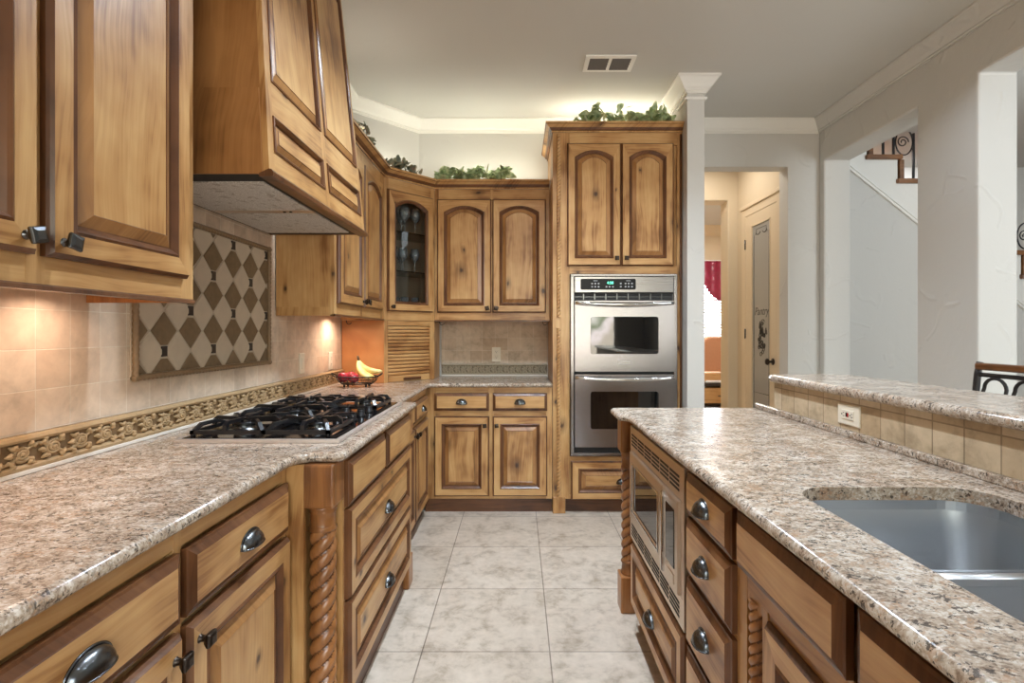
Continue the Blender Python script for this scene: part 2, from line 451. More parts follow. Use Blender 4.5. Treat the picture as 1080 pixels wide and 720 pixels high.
# ------------------------------------------------------------------ mesh helpers
class MB:
    def __init__(self):
        self.v, self.f, self.m, self.s = [], [], [], []
    def add(self, vs, fs, mat=0, smooth=False):
        b = len(self.v)
        self.v += [tuple(p) for p in vs]
        for i, f in enumerate(fs):
            self.f.append(tuple(b + k for k in f))
            self.m.append(mat[i] if isinstance(mat, (list, tuple)) else mat)
            self.s.append(smooth)
        return self
    def box(self, x0, x1, y0, y1, z0, z1, mat=0):
        vs = [(x, y, z) for z in (z0, z1) for y in (y0, y1) for x in (x0, x1)]
        fs = [(0, 2, 3, 1), (4, 5, 7, 6), (0, 1, 5, 4), (2, 6, 7, 3), (0, 4, 6, 2), (1, 3, 7, 5)]
        return self.add(vs, fs, mat)
    def cbox(self, x0, x1, y0, y1, z0, z1, c=0.004, mat=0):
        # box with chamfered front (-y) edges
        L = [[(x0, z0), (x1, z0), (x1, z1), (x0, z1)], [(x0 + c, z0 + c), (x1 - c, z0 + c), (x1 - c, z1 - c), (x0 + c, z1 - c)]]
        vs = [(a, y1, b) for a, b in L[0]] + [(a, y0 + c, b) for a, b in L[0]] + [(a, y0, b) for a, b in L[1]]
        fs = [(3, 2, 1, 0), (8, 9, 10, 11)]
        for k in range(4):
            j = (k + 1) % 4
            fs += [(k, j, 4 + j, 4 + k), (4 + k, 4 + j, 8 + j, 8 + k)]
        return self.add(vs, fs, mat)
    def tube(self, pts, r, n=8, mat=0, closed=False, cap=True, flat=1.0, ph=0.0, smooth=True):
        pts = [Vector(p) for p in pts]
        N = len(pts)
        rs = r if isinstance(r, (list, tuple)) else [r] * N
        vs, fs = [], []
        up = None
        for i, p in enumerate(pts):
            a = pts[i - 1] if (i > 0 or closed) else p
            b = pts[(i + 1) % N] if (i < N - 1 or closed) else p
            t = (b - a).normalized()
            if up is None:
                up = Vector((0, 0, 1)) if abs(t.z) < 0.9 else Vector((1, 0, 0))
            s = t.cross(up)
            if s.length < 1e-6:
                s = t.orthogonal()
            s.normalize()
            up = s.cross(t).normalized()
            for k in range(n):
                a_ = 2 * pi * k / n + ph
                vs.append(p + s * (cos(a_) * rs[i]) + up * (sin(a_) * rs[i] * flat))
        seg = N if closed else N - 1
        for i in range(seg):
            for k in range(n):
                j, i2 = (k + 1) % n, (i + 1) % N
                fs.append((i * n + k, i * n + j, i2 * n + j, i2 * n + k))
        if cap and not closed:
            fs.append(tuple(range(n))[::-1])
            fs.append(tuple((N - 1) * n + k for k in range(n)))
        return self.add(vs, fs, mat, smooth)
    def lathe(self, prof, n=24, mat=0, c=(0, 0, 0), axis='Z', capb=True, capt=True, smooth=True):
        vs, fs = [], []
        for r, h in prof:
            for k in range(n):
                a = 2 * pi * k / n
                p = (cos(a) * r, sin(a) * r, h)
                if axis == 'Y':
                    p = (p[0], -p[2], p[1])
                elif axis == 'X':
                    p = (p[2], p[0], p[1])
                vs.append((p[0] + c[0], p[1] + c[1], p[2] + c[2]))
        for i in range(len(prof) - 1):
            for k in range(n):
                j = (k + 1) % n
                fs.append((i * n + k, i * n + j, (i + 1) * n + j, (i + 1) * n + k))
        if capb:
            fs.append(tuple(range(n))[::-1])
        if capt:
            fs.append(tuple((len(prof) - 1) * n + k for k in range(n)))
        return self.add(vs, fs, mat, smooth)
    def loops(self, Ls, mats, fill=None, smooth=False, back=False):
        # Ls: list of loops of 3D points; mats: per-ring material or per-segment list
        n = len(Ls[0])
        vs = [p for L in Ls for p in L]
        fs, ms = [], []
        for i in range(len(Ls) - 1):
            for k in range(n):
                j = (k + 1) % n
                fs.append((i * n + k, i * n + j, (i + 1) * n + j, (i + 1) * n + k))
                mm = mats[i]
                ms.append(mm[k] if isinstance(mm, (list, tuple)) else mm)
        if fill is not None:
            fs.append(tuple((len(Ls) - 1) * n + k for k in range(n)))
            ms.append(fill)
        if back:
            fs.append(tuple(range(n))[::-1])
            ms.append(0)
        return self.add(vs, fs, ms, smooth)
    def prism(self, poly, y0, y1, mat=0, axis='Y'):
        # polygon of (u,v) extruded along axis
        n = len(poly)
        def P(u, v, w):
            return (u, w, v) if axis == 'Y' else ((u, v, w) if axis == 'Z' else (w, u, v))
        vs = [P(u, v, y0) for u, v in poly] + [P(u, v, y1) for u, v in poly]
        fs = [tuple(range(n)), tuple(range(n, 2 * n))[::-1]]
        for k in range(n):
            j = (k + 1) % n
            fs.append((k, n + k, n + j, j))
        return self.add(vs, fs, mat)
    def warp(self, f):
        self.v = [tuple(f(*p)) for p in self.v]
        return self

def obj(name, mb, mats, parent=None, loc=(0, 0, 0), rot=0.0, world=False, bev=0.0, seg=2, solid=0.0, fixn=True):
    mats = mats if isinstance(mats, list) else [mats]
    vs = mb.v
    if world and parent is not None:
        inv = wm(parent).inverted()
        vs = [tuple(inv @ Vector(p)) for p in vs]
    me = bpy.data.meshes.new(name)
    me.from_pydata(vs, [], mb.f)
    for m in mats:
        me.materials.append(m)
    me.polygons.foreach_set('material_index', mb.m)
    me.polygons.foreach_set('use_smooth', mb.s)
    if fixn:
        bm = bmesh.new()
        bm.from_mesh(me)
        bmesh.ops.recalc_face_normals(bm, faces=bm.faces)
        bm.to_mesh(me)
        bm.free()
    me.update()
    o = bpy.data.objects.new(name, me)
    COL.objects.link(o)
    o.location = loc
    o.rotation_euler = (0, 0, rot)
    if parent is not None:
        o.parent = parent
    if solid:
        q = o.modifiers.new('thickness', 'SOLIDIFY')
        q.thickness = solid
        q.offset = 0
    if bev:
        q = o.modifiers.new('bevel', 'BEVEL')
        q.width = bev
        q.segments = seg
        q.limit_method = 'ANGLE'
        q.angle_limit = radians(40)
    return o

def wm(o):
    m = Matrix.Translation(o.location) @ Matrix.Rotation(o.rotation_euler[2], 4, 'Z')
    return (wm(o.parent) @ m) if o.parent is not None else m

def tag(o, label, cat, group=None):
    o['label'] = label
    o['category'] = cat
    if group:
        o['group'] = group
    return o

def thing(name, label, cat, loc=(0, 0, 0), rot=0.0, group=None):
    o = bpy.data.objects.new(name, None)
    o.empty_display_size = 0.1
    COL.objects.link(o)
    o.location = loc
    o.rotation_euler = (0, 0, rot)
    return tag(o, label, cat, group)

def struct(name, mb, mat, **k):
    o = obj(name, mb, mat, **k)
    o['kind'] = 'structure'
    return o

def copy_tree(o, parent=None):
    c = o.copy()
    COL.objects.link(c)
    c.parent = parent
    for ch in [x for x in bpy.data.objects if x.parent is o]:
        copy_tree(ch, c)
    return c

def slab(name, outline, z0, z1, r, mat, parent=None, holes=(), cut=None):
    # polished stone slab: filled 2D curve with a rounded edge, turned into a mesh
    cu = bpy.data.curves.new(name + '_outline', 'CURVE')
    cu.dimensions = '2D'
    cu.fill_mode = 'BOTH'
    for pts in [outline] + list(holes):
        sp = cu.splines.new('POLY')
        sp.points.add(len(pts) - 1)
        for q, p in zip(sp.points, pts):
            q.co = (p[0], p[1], 0, 1)
        sp.use_cyclic_u = True
    cu.extrude = max((z1 - z0) / 2 - r, 1e-5)
    cu.bevel_depth = r
    cu.bevel_resolution = 3
    cu.offset = -r
    tmp = bpy.data.objects.new('tmp', cu)
    me = bpy.data.meshes.new_from_object(tmp)
    bpy.data.objects.remove(tmp)
    bpy.data.curves.remove(cu)
    me.name = name
    me.materials.clear()
    me.materials.append(mat)
    for v in me.vertices:
        v.co.z += (z0 + z1) / 2
    bm = bmesh.new()
    bm.from_mesh(me)
    bmesh.ops.remove_doubles(bm, verts=bm.verts, dist=1e-5)
    bmesh.ops.recalc_face_normals(bm, faces=bm.faces)
    for f in bm.faces:
        f.smooth = abs(f.normal.z) < 0.98
        f.material_index = 0
    bm.to_mesh(me)
    bm.free()
    o = bpy.data.objects.new(name, me)
    COL.objects.link(o)
    if cut:
        c = obj('cutter', MB().prism(cut, z0 - .05, z1 + .05, axis='Z'), mat)
        q = o.modifiers.new('opening', 'BOOLEAN')
        q.operation = 'DIFFERENCE'
        q.solver = 'EXACT'
        q.object = c
        bpy.context.view_layer.update()
        me2 = bpy.data.meshes.new_from_object(o.evaluated_get(bpy.context.evaluated_depsgraph_get()))
        o.modifiers.clear()
        o.data = me2
        me2.name = name
        bpy.data.objects.remove(c)
        for f in me2.polygons:
            f.use_smooth = False if abs(f.normal.z) > .98 else f.use_smooth
        if not me2.materials:
            me2.materials.append(mat)
    if parent is not None:
        o.parent = parent
    return o

def rrect(x0, x1, y0, y1, r, n=6):
    pts = []
    for cx, cy, a0 in ((x1 - r, y0 + r, -pi / 2), (x1 - r, y1 - r, 0), (x0 + r, y1 - r, pi / 2), (x0 + r, y0 + r, pi)):
        for k in range(n + 1):
            a = a0 + pi / 2 * k / n
            pts.append((cx + r * cos(a), cy + r * sin(a)))
    return pts

def sweep(path, prof, closed=False, mats=0, e0=None, e1=None):
    """prof of (outward, z) swept along a plan path with mitred corners; outward is to the right of travel.
    Returns a list of MB, one per path segment."""
    n = len(path)
    P = [Vector((p[0], p[1])) for p in path]
    segs = n if closed else n - 1
    dirs = [(P[(i + 1) % n] - P[i]).normalized() for i in range(segs)]
    nor = [Vector((d.y, -d.x)) for d in dirs]
    def off(i):
        if closed:
            a, b = nor[(i - 1) % n], nor[i % n]
        else:
            a = nor[i - 1] if i > 0 else (e0 or nor[0])
            b = nor[i] if i < segs else (e1 or nor[-1])
        m = (a + b)
        return m / max(m.dot(a), 1e-6) if m.length > 1e-6 else a
    out = []
    for i in range(segs):
        mb = MB()
        a, b = P[i], P[(i + 1) % n]
        oa, ob = off(i), off((i + 1) % n if closed else i + 1)
        k = len(prof)
        vs = [(a.x + oa.x * d, a.y + oa.y * d, z) for d, z in prof] + [(b.x + ob.x * d, b.y + ob.y * d, z) for d, z in prof]
        fs = [(j, (j + 1) % k, k + (j + 1) % k, k + j) for j in range(k)]
        fs += [tuple(range(k))[::-1], tuple(range(k, 2 * k))]
        ms = [(mats[j] if isinstance(mats, (list, tuple)) else mats) for j in range(k)] + [mats[0] if isinstance(mats, (list, tuple)) else mats] * 2
        mb.add(vs, fs, ms)
        out.append(mb)
    return out

def join(mbs):
    r = MB()
    for q in mbs:
        b = len(r.v)
        r.v += q.v
        r.f += [tuple(b + k for k in f) for f in q.f]
        r.m += q.m
        r.s += q.s
    return r

def twist(h, R, lead, lobes, r0=0.80, c=(0, 0, 0), nz=None, n=30, hand=1, mat=0, groove=None, gw=.26):
    nz = nz or max(8, int(h / lead * lobes * 9))
    vs, fs, ms = [], [], []
    for i in range(nz + 1):
        z = h * i / nz
        for k in range(n):
            th = 2 * pi * k / n
            ph = lobes * (th - hand * 2 * pi * z / lead) / 2
            r = R * (r0 + (1 - r0) * abs(sin(ph)) ** 0.6)
            vs.append((c[0] + r * cos(th), c[1] + r * sin(th), c[2] + z))
    for i in range(nz):
        for k in range(n):
            j = (k + 1) % n
            fs.append((i * n + k, i * n + j, (i + 1) * n + j, (i + 1) * n + k))
            ph = lobes * (2 * pi * (k + .5) / n - hand * 2 * pi * h * (i + .5) / nz / lead) / 2
            ms.append(groove if groove is not None and abs(sin(ph)) < gw else mat)  # groove faces take dark glaze, with groove shade put into the colour
    fs.append(tuple(range(n))[::-1])
    fs.append(tuple(nz * n + k for k in range(n)))
    mb = MB()
    mb.add(vs, fs, ms + [mat, mat], True)
    return mb

# ------------------------------------------------------------------ room shell
XL, YB, XR = -1.252, 4.28, 2.47
YREAR = -3.0
floor_mb = MB().box(-1.5, 6.5, -3.3, 9.0, -0.08, 0.0)
struct('floor', floor_mb, M_FLOOR)
struct('ceiling', MB().box(-1.5, 6.5, -3.3, 9.0, CEIL, CEIL + 0.08), M_CEIL)
struct('wall_left', MB().box(XL - 0.15, XL, -3.2, 3.84, 0, CEIL), M_WALL)
# the chamfered corner and the back wall with the doorway to the pantry hall
struct('wall_corner', MB().prism([(XL, 3.84), (-0.81, YB), (-0.81, YB + 0.14), (XL - 0.15, YB + 0.14), (XL - 0.15, 3.84)], 0, CEIL, axis='Z'), M_WALL)
DX0, DX1, DZ = 1.36, 2.215, 2.63
bw = MB().box(-0.81, DX0, YB, YB + 0.14, 0, CEIL).box(DX0, DX1, YB, YB + 0.14, DZ, CEIL).box(DX1, 2.685, YB, YB + 0.14, 0, CEIL)
struct('wall_back', bw, M_WALL)
# wing wall beside the oven tower
struct('wall_wing', MB().box(1.155, 1.272, 3.56, YB, 0, CEIL), M_WALL)
# right wall with two square-headed openings
T = 0.215
rw = MB().prism([(-3.2, 0), (0.9, 0), (0.9, 2.665), (2.80, 2.665), (2.80, 0), (3.23, 0), (3.23, 2.66), (4.21, 2.66), (4.21, 0), (YB, 0), (YB, CEIL), (-3.2, CEIL)], XR, XR + T, axis='X')
struct('wall_right', rw, M_WALL, bev=0.012)
# wall behind the camera with a wide window
rr = (MB().box(XL - 0.15, -0.4, YREAR - 0.15, YREAR, 0, CEIL).box(1.95, 6.4, YREAR - 0.15, YREAR, 0, CEIL)
      .box(-0.4, 1.95, YREAR - 0.15, YREAR, 0, 0.4).box(-0.4, 1.95, YREAR - 0.15, YREAR, 2.6, CEIL))
struct('wall_rear', rr, M_WALL)
def window(name, x0, x1, z0, z1, y, bars=3):
    f = MB()
    for a, b, c, d in ((x0, x0 + .05, z0, z1), (x1 - .05, x1, z0, z1), (x0, x1, z0, z0 + .05), (x0, x1, z1 - .05, z1)):
        f.box(a, b, y - .04, y + .04, c, d)
    for k in range(1, bars):
        xc = x0 + (x1 - x0) * k / bars
        f.box(xc - .03, xc + .03, y - .035, y + .035, z0 + .05, z1 - .05)
    w = struct(name, f, M_WHITE)
    p = obj('window_pane', MB().box(x0 + .05, x1 - .05, y - .004, y + .004, z0 + .05, z1 - .05), M_PANE, parent=w)
    return w
window('window_1', -0.4, 1.95, 0.4, 2.6, YREAR - 0.08)
# dining side behind the openings of the right wall
struct('wall_dining', MB().box(6.2, 6.35, -3.2, 5.9, 0, CEIL), M_STAIRW)
# pantry hall
HX = 2.25
struct('wall_hall_right', MB().box(HX, HX + 0.12, YB + 0.14, 5.34, 0, CEIL), M_TAN)
struct('wall_hall_left', MB().box(0.9, 1.02, YB + 0.14, 5.34, 0, CEIL), M_TAN)
hb = MB().prism([(0.9, 0), (1.30, 0), (1.30, 2.617), (2.15, 2.617), (2.15, 0), (2.37, 0), (2.37, CEIL), (0.9, CEIL)], 5.34, 5.54)
struct('wall_hall_back', hb, M_TAN, bev=0.012)
# study beyond the hall
struct('wall_study_left', MB().box(0.3, 0.42, 5.54, 8.5, 0, CEIL), M_TAN)
struct('wall_study_right', MB().box(4.3, 4.42, 5.54, 8.5, 0, CEIL), M_TAN)
WX0, WX1, WZ0, WZ1 = 2.25, 3.55, 0.55, 2.45
sf = (MB().box(0.3, WX0, 8.5, 8.62, 0, CEIL).box(WX1, 4.42, 8.5, 8.62, 0, CEIL).box(WX0, WX1, 8.5, 8.62, 0, WZ0).box(WX0, WX1, 8.5, 8.62, WZ1, CEIL))
struct('wall_study_far', sf, M_TAN)
window('window_2', WX0, WX1, WZ0, WZ1, 8.57, 2)
struct('wall_study_front', MB().box(2.37, 4.42, 5.54, 5.60, 0, CEIL), M_TAN)
# stair wall seen through the first opening: white stringer panel, stepped top, wall beyond
SY = 4.45
RUN, RISE, SX, SZ = 0.263, 0.203, 3.233, 2.577
NST = 7
steps = []
for k in range(-3, NST):
    xk, zk = SX + RUN * k, SZ - RISE * k
    if zk < 2.985 and xk > 2.45:
        steps.append((xk, zk))
poly_top = []
for xk, zk in steps:
    poly_top += [(max(xk, 2.685), min(zk - 0.04, 2.97)), (xk + RUN, zk - 0.04)]
zend = steps[-1][1] - 0.04
poly = [(2.685, 0.0)] + poly_top + [(steps[-1][0] + RUN, 0.0)]
struct('wall_stair', MB().prism(poly, SY, SY + 0.10), M_WALL)
band = [(2.69, 2.689 - (2.69 - 2.837) * 0.803), (5.0, 2.689 - (5.0 - 2.837) * 0.803)]
bt_top = [p for p in poly_top if p[0] <= 5.0]
struct('trim_10', MB().prism([(2.69, min(band[0][1], 2.97))] + [(2.69, band[0][1]), (5.0, band[1][1])] + [(5.0, bt_top[-1][1])] + bt_top[::-1], SY - .006, SY + .001), M_STAIRW)
struct('wall_stair_beyond', MB().box(2.39, 6.2, 5.47, 5.535, 0, CEIL), M_STAIRW)
sk = MB()
for i, (w0, w1, d) in enumerate(((0.0, 0.016, 0.022), (0.016, 0.034, 0.013), (0.034, 0.046, 0.020))):
    x0_, x1_ = 2.69, 5.0
    za, zb = 2.689 - (x0_ - 2.837) * 0.803, 2.689 - (x1_ - 2.837) * 0.803
    sk.prism([(x0_, za - w1), (x1_, zb - w1), (x1_, zb - w0), (x0_, za - w0)], SY - d, SY + 0.001)
struct('trim_1', sk, M_WHITE)

# crown mouldings
def crown_prof(drop, proj, z=CEIL):
    return [(0, z), (proj, z), (proj, z - .012), (proj * .86, z - .018), (proj * .72, z - drop * .32), (proj * .42, z - drop * .66),
            (proj * .22, z - drop * .80), (proj * .22, z - drop * .88), (proj * .10, z - drop * .92), (proj * .10, z - drop), (0, z - drop)]
cp = crown_prof(0.10, 0.085)
kit = sweep([(XL, -3.0), (XL, 3.84), (-0.81, YB), (1.155, YB), (1.155, 3.56), (1.272, 3.56), (1.272, YB), (XR, YB), (XR, -3.0)], cp)
struct('trim_2', join(kit[:2]), M_WHITE)
struct('trim_3', kit[2], M_WHITE)
struct('trim_4', join(kit[3:6]), M_WHITE)
struct('trim_5', kit[6], M_WHITE)
struct('trim_6', kit[7], M_WALL)
# necking bead under the crown of the wing wall
bead = sweep([(1.155, 3.75), (1.155, 3.56), (1.272, 3.56), (1.272, 3.75)], [(0, 2.875), (.012, 2.875), (.016, 2.866), (.012, 2.857), (0, 2.857)])
struct('trim_7', join(bead), M_WHITE)
st = sweep([(0.42, 8.5), (4.3, 8.5)], crown_prof(0.16, 0.11))
struct('trim_8', st[0], M_TANTRIM)

# ------------------------------------------------------------------ cabinet parts
def loop2(x0, x1, z0, z1, arch=0.0, n=13):
    pts = [(x0, z0), (x1, z0)]
    if n < 2:
        n = 2
    for k in range(n):
        t = k / (n - 1)
        pts.append((x1 + (x0 - x1) * t, z1 - arch + arch * (1 - abs(2 * t - 1) ** 2.05)))
    return pts

def L3(pts, y):
    return [(x, y, z) for x, z in pts]

def door(parent, name, x, z, w, h, yf, arch=0.0, stile=0.058, t=0.022, glass=False, horiz=False, label=None, warp=None):
    """frame-and-panel door; local y = yf is the cabinet face, the door stands proud of it."""
    n = 15 if arch else 2
    a, b = (1, 0) if horiz else (0, 1)   # slot of stiles (vertical segs) / rails
    def seg(m_v, m_h):
        return [m_h, m_v] + [m_h] * (n - 1) + [m_v]
    e = 0.009
    s = stile
    Ls = [L3(loop2(0, w, 0, h, 0, n), 0), L3(loop2(0, w, 0, h, 0, n), -t * .5), L3(loop2(e * .5, w - e * .5, e * .5, h - e * .5, 0, n), -t * .72),
          L3(loop2(e, w - e, e, h - e, 0, n), -t),
          L3(loop2(s - .006, w - s + .006, s - .006, h - s + .006, arch, n), -t),
          L3(loop2(s, w - s, s, h - s, arch, n), -t - .003), L3(loop2(s + .006, w - s - .006, s + .006, h - s - .006, arch, n), -t + .002),
          L3(loop2(s + .014, w - s - .014, s + .014, h - s - .014, arch, n), -t + .011)]
    mats = [2, 2, 2, seg(0, 1), 2, 2, 2]
    if glass:
        Ls.append(L3(loop2(s + .014, w - s - .014, s + .014, h - s - .014, arch, n), 0))
        mats.append(2)
    fr = MB().loops(Ls, mats)
    d = obj(name, fr, WOODS, parent=parent, loc=(x, yf, z))
    q = s + .014
    if glass:
        g = MB().loops([L3(loop2(q - .004, w - q + .004, q - .004, h - q + .004, arch, n), -.006), L3(loop2(q - .004, w - q + .004, q - .004, h - q + .004, arch, n), -.010)], [0], fill=0, back=True)
        obj('glass_pane', g, M_CABGLASS, parent=d)
    else:
        r = q + .030
        pn = MB().loops([L3(loop2(q - .002, w - q + .002, q - .002, h - q + .002, arch, n), -t + .012), L3(loop2(q + .004, w - q - .004, q + .004, h - q - .004, arch, n), -t + .012),
                         L3(loop2(r, w - r, r, h - r, arch * .92, n), -t - .001), L3(loop2(r + .002, w - r - .002, r + .002, h - r - .002, arch * .92, n), -t + .001)],
                        [2, 3, 2], fill=1 if horiz else 0)
        obj('raised_panel', pn, WOODS, parent=d)
    return d

def slab_drawer(parent, name, x, z, w, h, yf, t=0.022):
    Ls = [L3(loop2(0, w, 0, h, 0, 2), 0), L3(loop2(0, w, 0, h, 0, 2), -t * .55), L3(loop2(.006, w - .006, .006, h - .006, 0, 2), -t * .62),
          L3(loop2(.018, w - .018, .018, h - .018, 0, 2), -t * .92), L3(loop2(.020, w - .020, .020, h - .020, 0, 2), -t)]
    return obj(name, MB().loops(Ls, [2, 2, 2, 2], fill=1), WOODS, parent=parent, loc=(x, yf, z))

def cup_pull(parent, x, z, y, w=0.088, h=0.034, d=0.026):
    mb = MB()
    nu, nv = 18, 7
    vs, fs = [], []
    for i in range(nu + 1):
        u = pi * i / nu
        for j in range(nv + 1):
            v = pi / 2 * j / nv
            vs.append((-w / 2 * cos(u), -d * sin(u) ** 0.8 * sin(v), h * sin(u) ** 0.85 * cos(v)))
    for i in range(nu):
        for j in range(nv):
            a = i * (nv + 1) + j
            fs.append((a, a + 1, a + nv + 2, a + nv + 1))
    mb.add(vs, fs, 0, True)
    rim = [(-w / 2 * 1.03 * cos(pi * i / 20), -.001, h * 1.05 * sin(pi * i / 20) ** .85) for i in range(21)]
    mb.tube(rim, .0024, 6)
    lip = [(-w / 2 * cos(pi * i / 20), -d * sin(pi * i / 20) ** .8, 0) for i in range(21)]
    mb.tube(lip, .0018, 6)
    return obj('cup_pull', mb, M_PEWTER, parent=parent, loc=(x, y, z - h * .4))

def knob(parent, x, z, y, s=0.028, mat=None, tilt=0.0):
    mb = MB()
    mb.lathe([(.010, 0), (.007, .003), (.006, .012), (.008, .016)], 12, axis='Y')
    q = s / 2
    Ls = []
    for k, yy in ((.55, -.012), (.95, -.020), (1.0, -.024), (.92, -.028), (.5, -.0305)):
        Ls.append([(cos(tilt) * a * q * k - sin(tilt) * b * q * k, yy, sin(tilt) * a * q * k + cos(tilt) * b * q * k) for a, b in ((-1, -1), (1, -1), (1, 1), (-1, 1))])
    mb.loops(Ls, [0] * 4, fill=0, back=True)
    return obj('knob', mb, mat or M_DKBRONZE, parent=parent, loc=(x, y, z), bev=.0012)

def face_frame(parent, x0, x1, z0, z1, yf, stiles, rails, t=0.018, name='face_frame'):
    mb = MB()
    for a, b in stiles:
        mb.box(a, b, yf, yf + t, z0, z1, 0)
    for a, b in rails:
        mb.box(x0 + .0012, x1 - .0012, yf + .0006, yf + t - .001, a + .0004, b - .0004, 1)
    return obj(name, mb, WOODS, parent=parent)

def carcass(parent, x0, x1, y0, y1, z0, z1, mat=None):
    return obj('carcass', MB().box(x0, x1, y0, y1, z0, z1), mat or M_WV, parent=parent)

CAB_CROWN = [(0, 0), (.008, 0), (.008, .012), (.018, .016), (.026, .030), (.046, .046), (.052, .048), (.052, .062), (0, .062)]
CAB_CROWN_M = [2, 0, 2, 2, 0, 2, 0, 0, 0]
def ccrown(z):
    return [(d, z + h) for d, h in CAB_CROWN]
def crown_parts(path, z, e0=None, e1=None):
    return sweep(path, ccrown(z), mats=CAB_CROWN_M, e0=e0, e1=e1)

# ------------------------------------------------------------------ left wall: base cabinets
def turned_post(parent, x, y, z0, z1, w, hand=1, block=0.13, foot=0.15, name='turned_post'):
    """barley-twist corner post with a square block at head and foot."""
    R = w * 0.40
    p = obj(name, MB().box(x - w / 2, x + w / 2, y - w / 2, y + w / 2, z1 - block, z1), M_POST, parent=parent, bev=.008)
    obj('post_foot', MB().box(x - w / 2, x + w / 2, y - w / 2, y + w / 2, z0, z0 + foot), M_POST, parent=p, bev=.006)
    za, zb = z0 + foot, z1 - block
    low = MB().lathe([(R * 1.05, za), (R * 1.1, za + .01), (R * .95, za + .016), (R * .9, za + .05), (R * 1.06, za + .056), (R * .92, za + .066)], 28, c=(x, y, 0))
    obj('post_collar', low, M_POST, parent=p)
    rings = MB()
    rings.lathe([(R * .92, zb - .078), (R * 1.05, zb - .070), (R * .92, zb - .060), (R * .96, zb - .022), (R * 1.04, zb - .017), (R * .97, zb - .012), (R * 1.08, zb - .006), (R * 1.05, zb)], 28, c=(x, y, 0))
    obj('post_collar', rings, M_POST, parent=p)
    obj('twist_shaft', twist(zb - za - .12, R, R * 3.6, 3, 0.66, (x, y, za + .06), hand=hand, n=42, groove=1), [M_POST, M_GL], parent=p)
    return p

CT0, CT1 = 0.885, 0.915     # underside and top of the granite
def base_left(name, label, y0, y1, face, fronts, toe_x=None, stiles=(), z0=0.10):
    # x along +Y from y0; local y = -(X - XL)
    t = thing(name, label, 'cabinet', (XL + .002, y0, 0), pi / 2)
    w = y1 - y0
    d = face - XL - .002
    carcass(t, 0, w, -d + .018, -.002, z0, CT0 - .001)
    face_frame(t, 0, w, z0, CT0 - .001, -d, stiles, [(z0, z0 + .022), (.687, .702), (.842, CT0 - .001)])
    obj('toe_board', MB().box(0.001, w - .001, -d + .03, -d + .05, 0, z0), M_TOE, parent=t)
    return t, -d

def near_base(label, y0, y1, flip):
    t, yf = base_left('base_cabinet', label, y0, y1, -0.675, None, stiles=[(0, .022), ((y1 - y0) / 2 - .012, (y1 - y0) / 2 + .012), (y1 - y0 - .022, y1 - y0)])
    w = y1 - y0
    hw = w / 2
    for k in (0, 1):
        x = (.012 if k == 0 else hw + .010)
        ww = hw - .022
        dr = slab_drawer(t, 'drawer', x, .700, ww, .137, yf)
        cup_pull(dr, ww / 2, .068, -.022)
        dd = door(t, 'door', x, .112, ww, .570, yf)
        knob(dd, (ww - .028 if k == 0 else .028), .530, -.022, mat=M_DKBRONZE)
    return t
near_base('base cabinet of two drawers over two doors, just before the cooktop cabinet post', 0.55, 1.515, False)
near_base('second pair of drawers and doors under the cooktop-side granite, at its open end', -0.43, 0.548, False)

# cooktop cabinet, proud of its neighbours, between two turned posts
ck = thing('cooktop_cabinet', 'deeper base cabinet with wide drawers and twisted corner posts under the gas cooktop', 'cabinet', (XL + .002, 1.52, 0), pi / 2)
cw = 1.15
cd = 0.545 - .002
cyf = -(XL * -1 - 0.545 - .002)
carcass(ck, .10, cw - .10, cyf + .018, -.002, .10, CT0 - .001)
obj('side_panel', MB().box(.0, .018, cyf + .08, -.002, .10, CT0 - .001).box(.018, .1, cyf + .09, cyf + .11, .10, CT0 - .001), M_WV, parent=ck)
obj('side_panel', MB().box(cw - .018, cw, cyf + .08, -.002, .10, CT0 - .001).box(cw - .1, cw - .018, cyf + .09, cyf + .11, .10, CT0 - .001), M_WV, parent=ck)
face_frame(ck, .10, cw - .10, .10, CT0 - .001, cyf, [(.10, .125), (.555, .595), (cw - .125, cw - .10)], [(.10, .135), (.425, .445), (.712, .728), (.865, CT0 - .001)])
obj('toe_board', MB().box(.05, cw - .05, cyf + .02, cyf + .045, 0, .10), M_TOE, parent=ck)
for x, w in ((.115, .445), (.590, .445)):
    slab_drawer(ck, 'false_drawer', x, .722, w, .146, cyf)
for z, h in ((.432, .283), (.135, .290)):
    dr = door(ck, 'drawer', .115, z, .920, h, cyf, horiz=True, stile=.052)
    cup_pull(dr, .46, h / 2, -.024)
turned_post(ck, .050, cyf + .042, 0, CT0 - .001, .098, hand=1)
turned_post(ck, cw - .050, cyf + .042, 0, CT0 - .001, .098, hand=-1)

# base cabinet between the cooktop and the corner
fb, fyf = base_left('base_cabinet', 'shallower base cabinet in the inner corner just past the cooktop drawers', 2.675, 3.645, -0.640, None, stiles=[(0, .03), (.47, .50), (.93, .97)])
for k, x in ((0, .025), (1, .49)):
    dr = slab_drawer(fb, 'drawer', x, .715, .44, .125, fyf)
    cup_pull(dr, .22, .062, -.022, w=.07)
    dd = door(fb, 'door', x, .112, .44, .575, fyf)
    knob(dd, .412 if k == 0 else .028, .535, -.022)

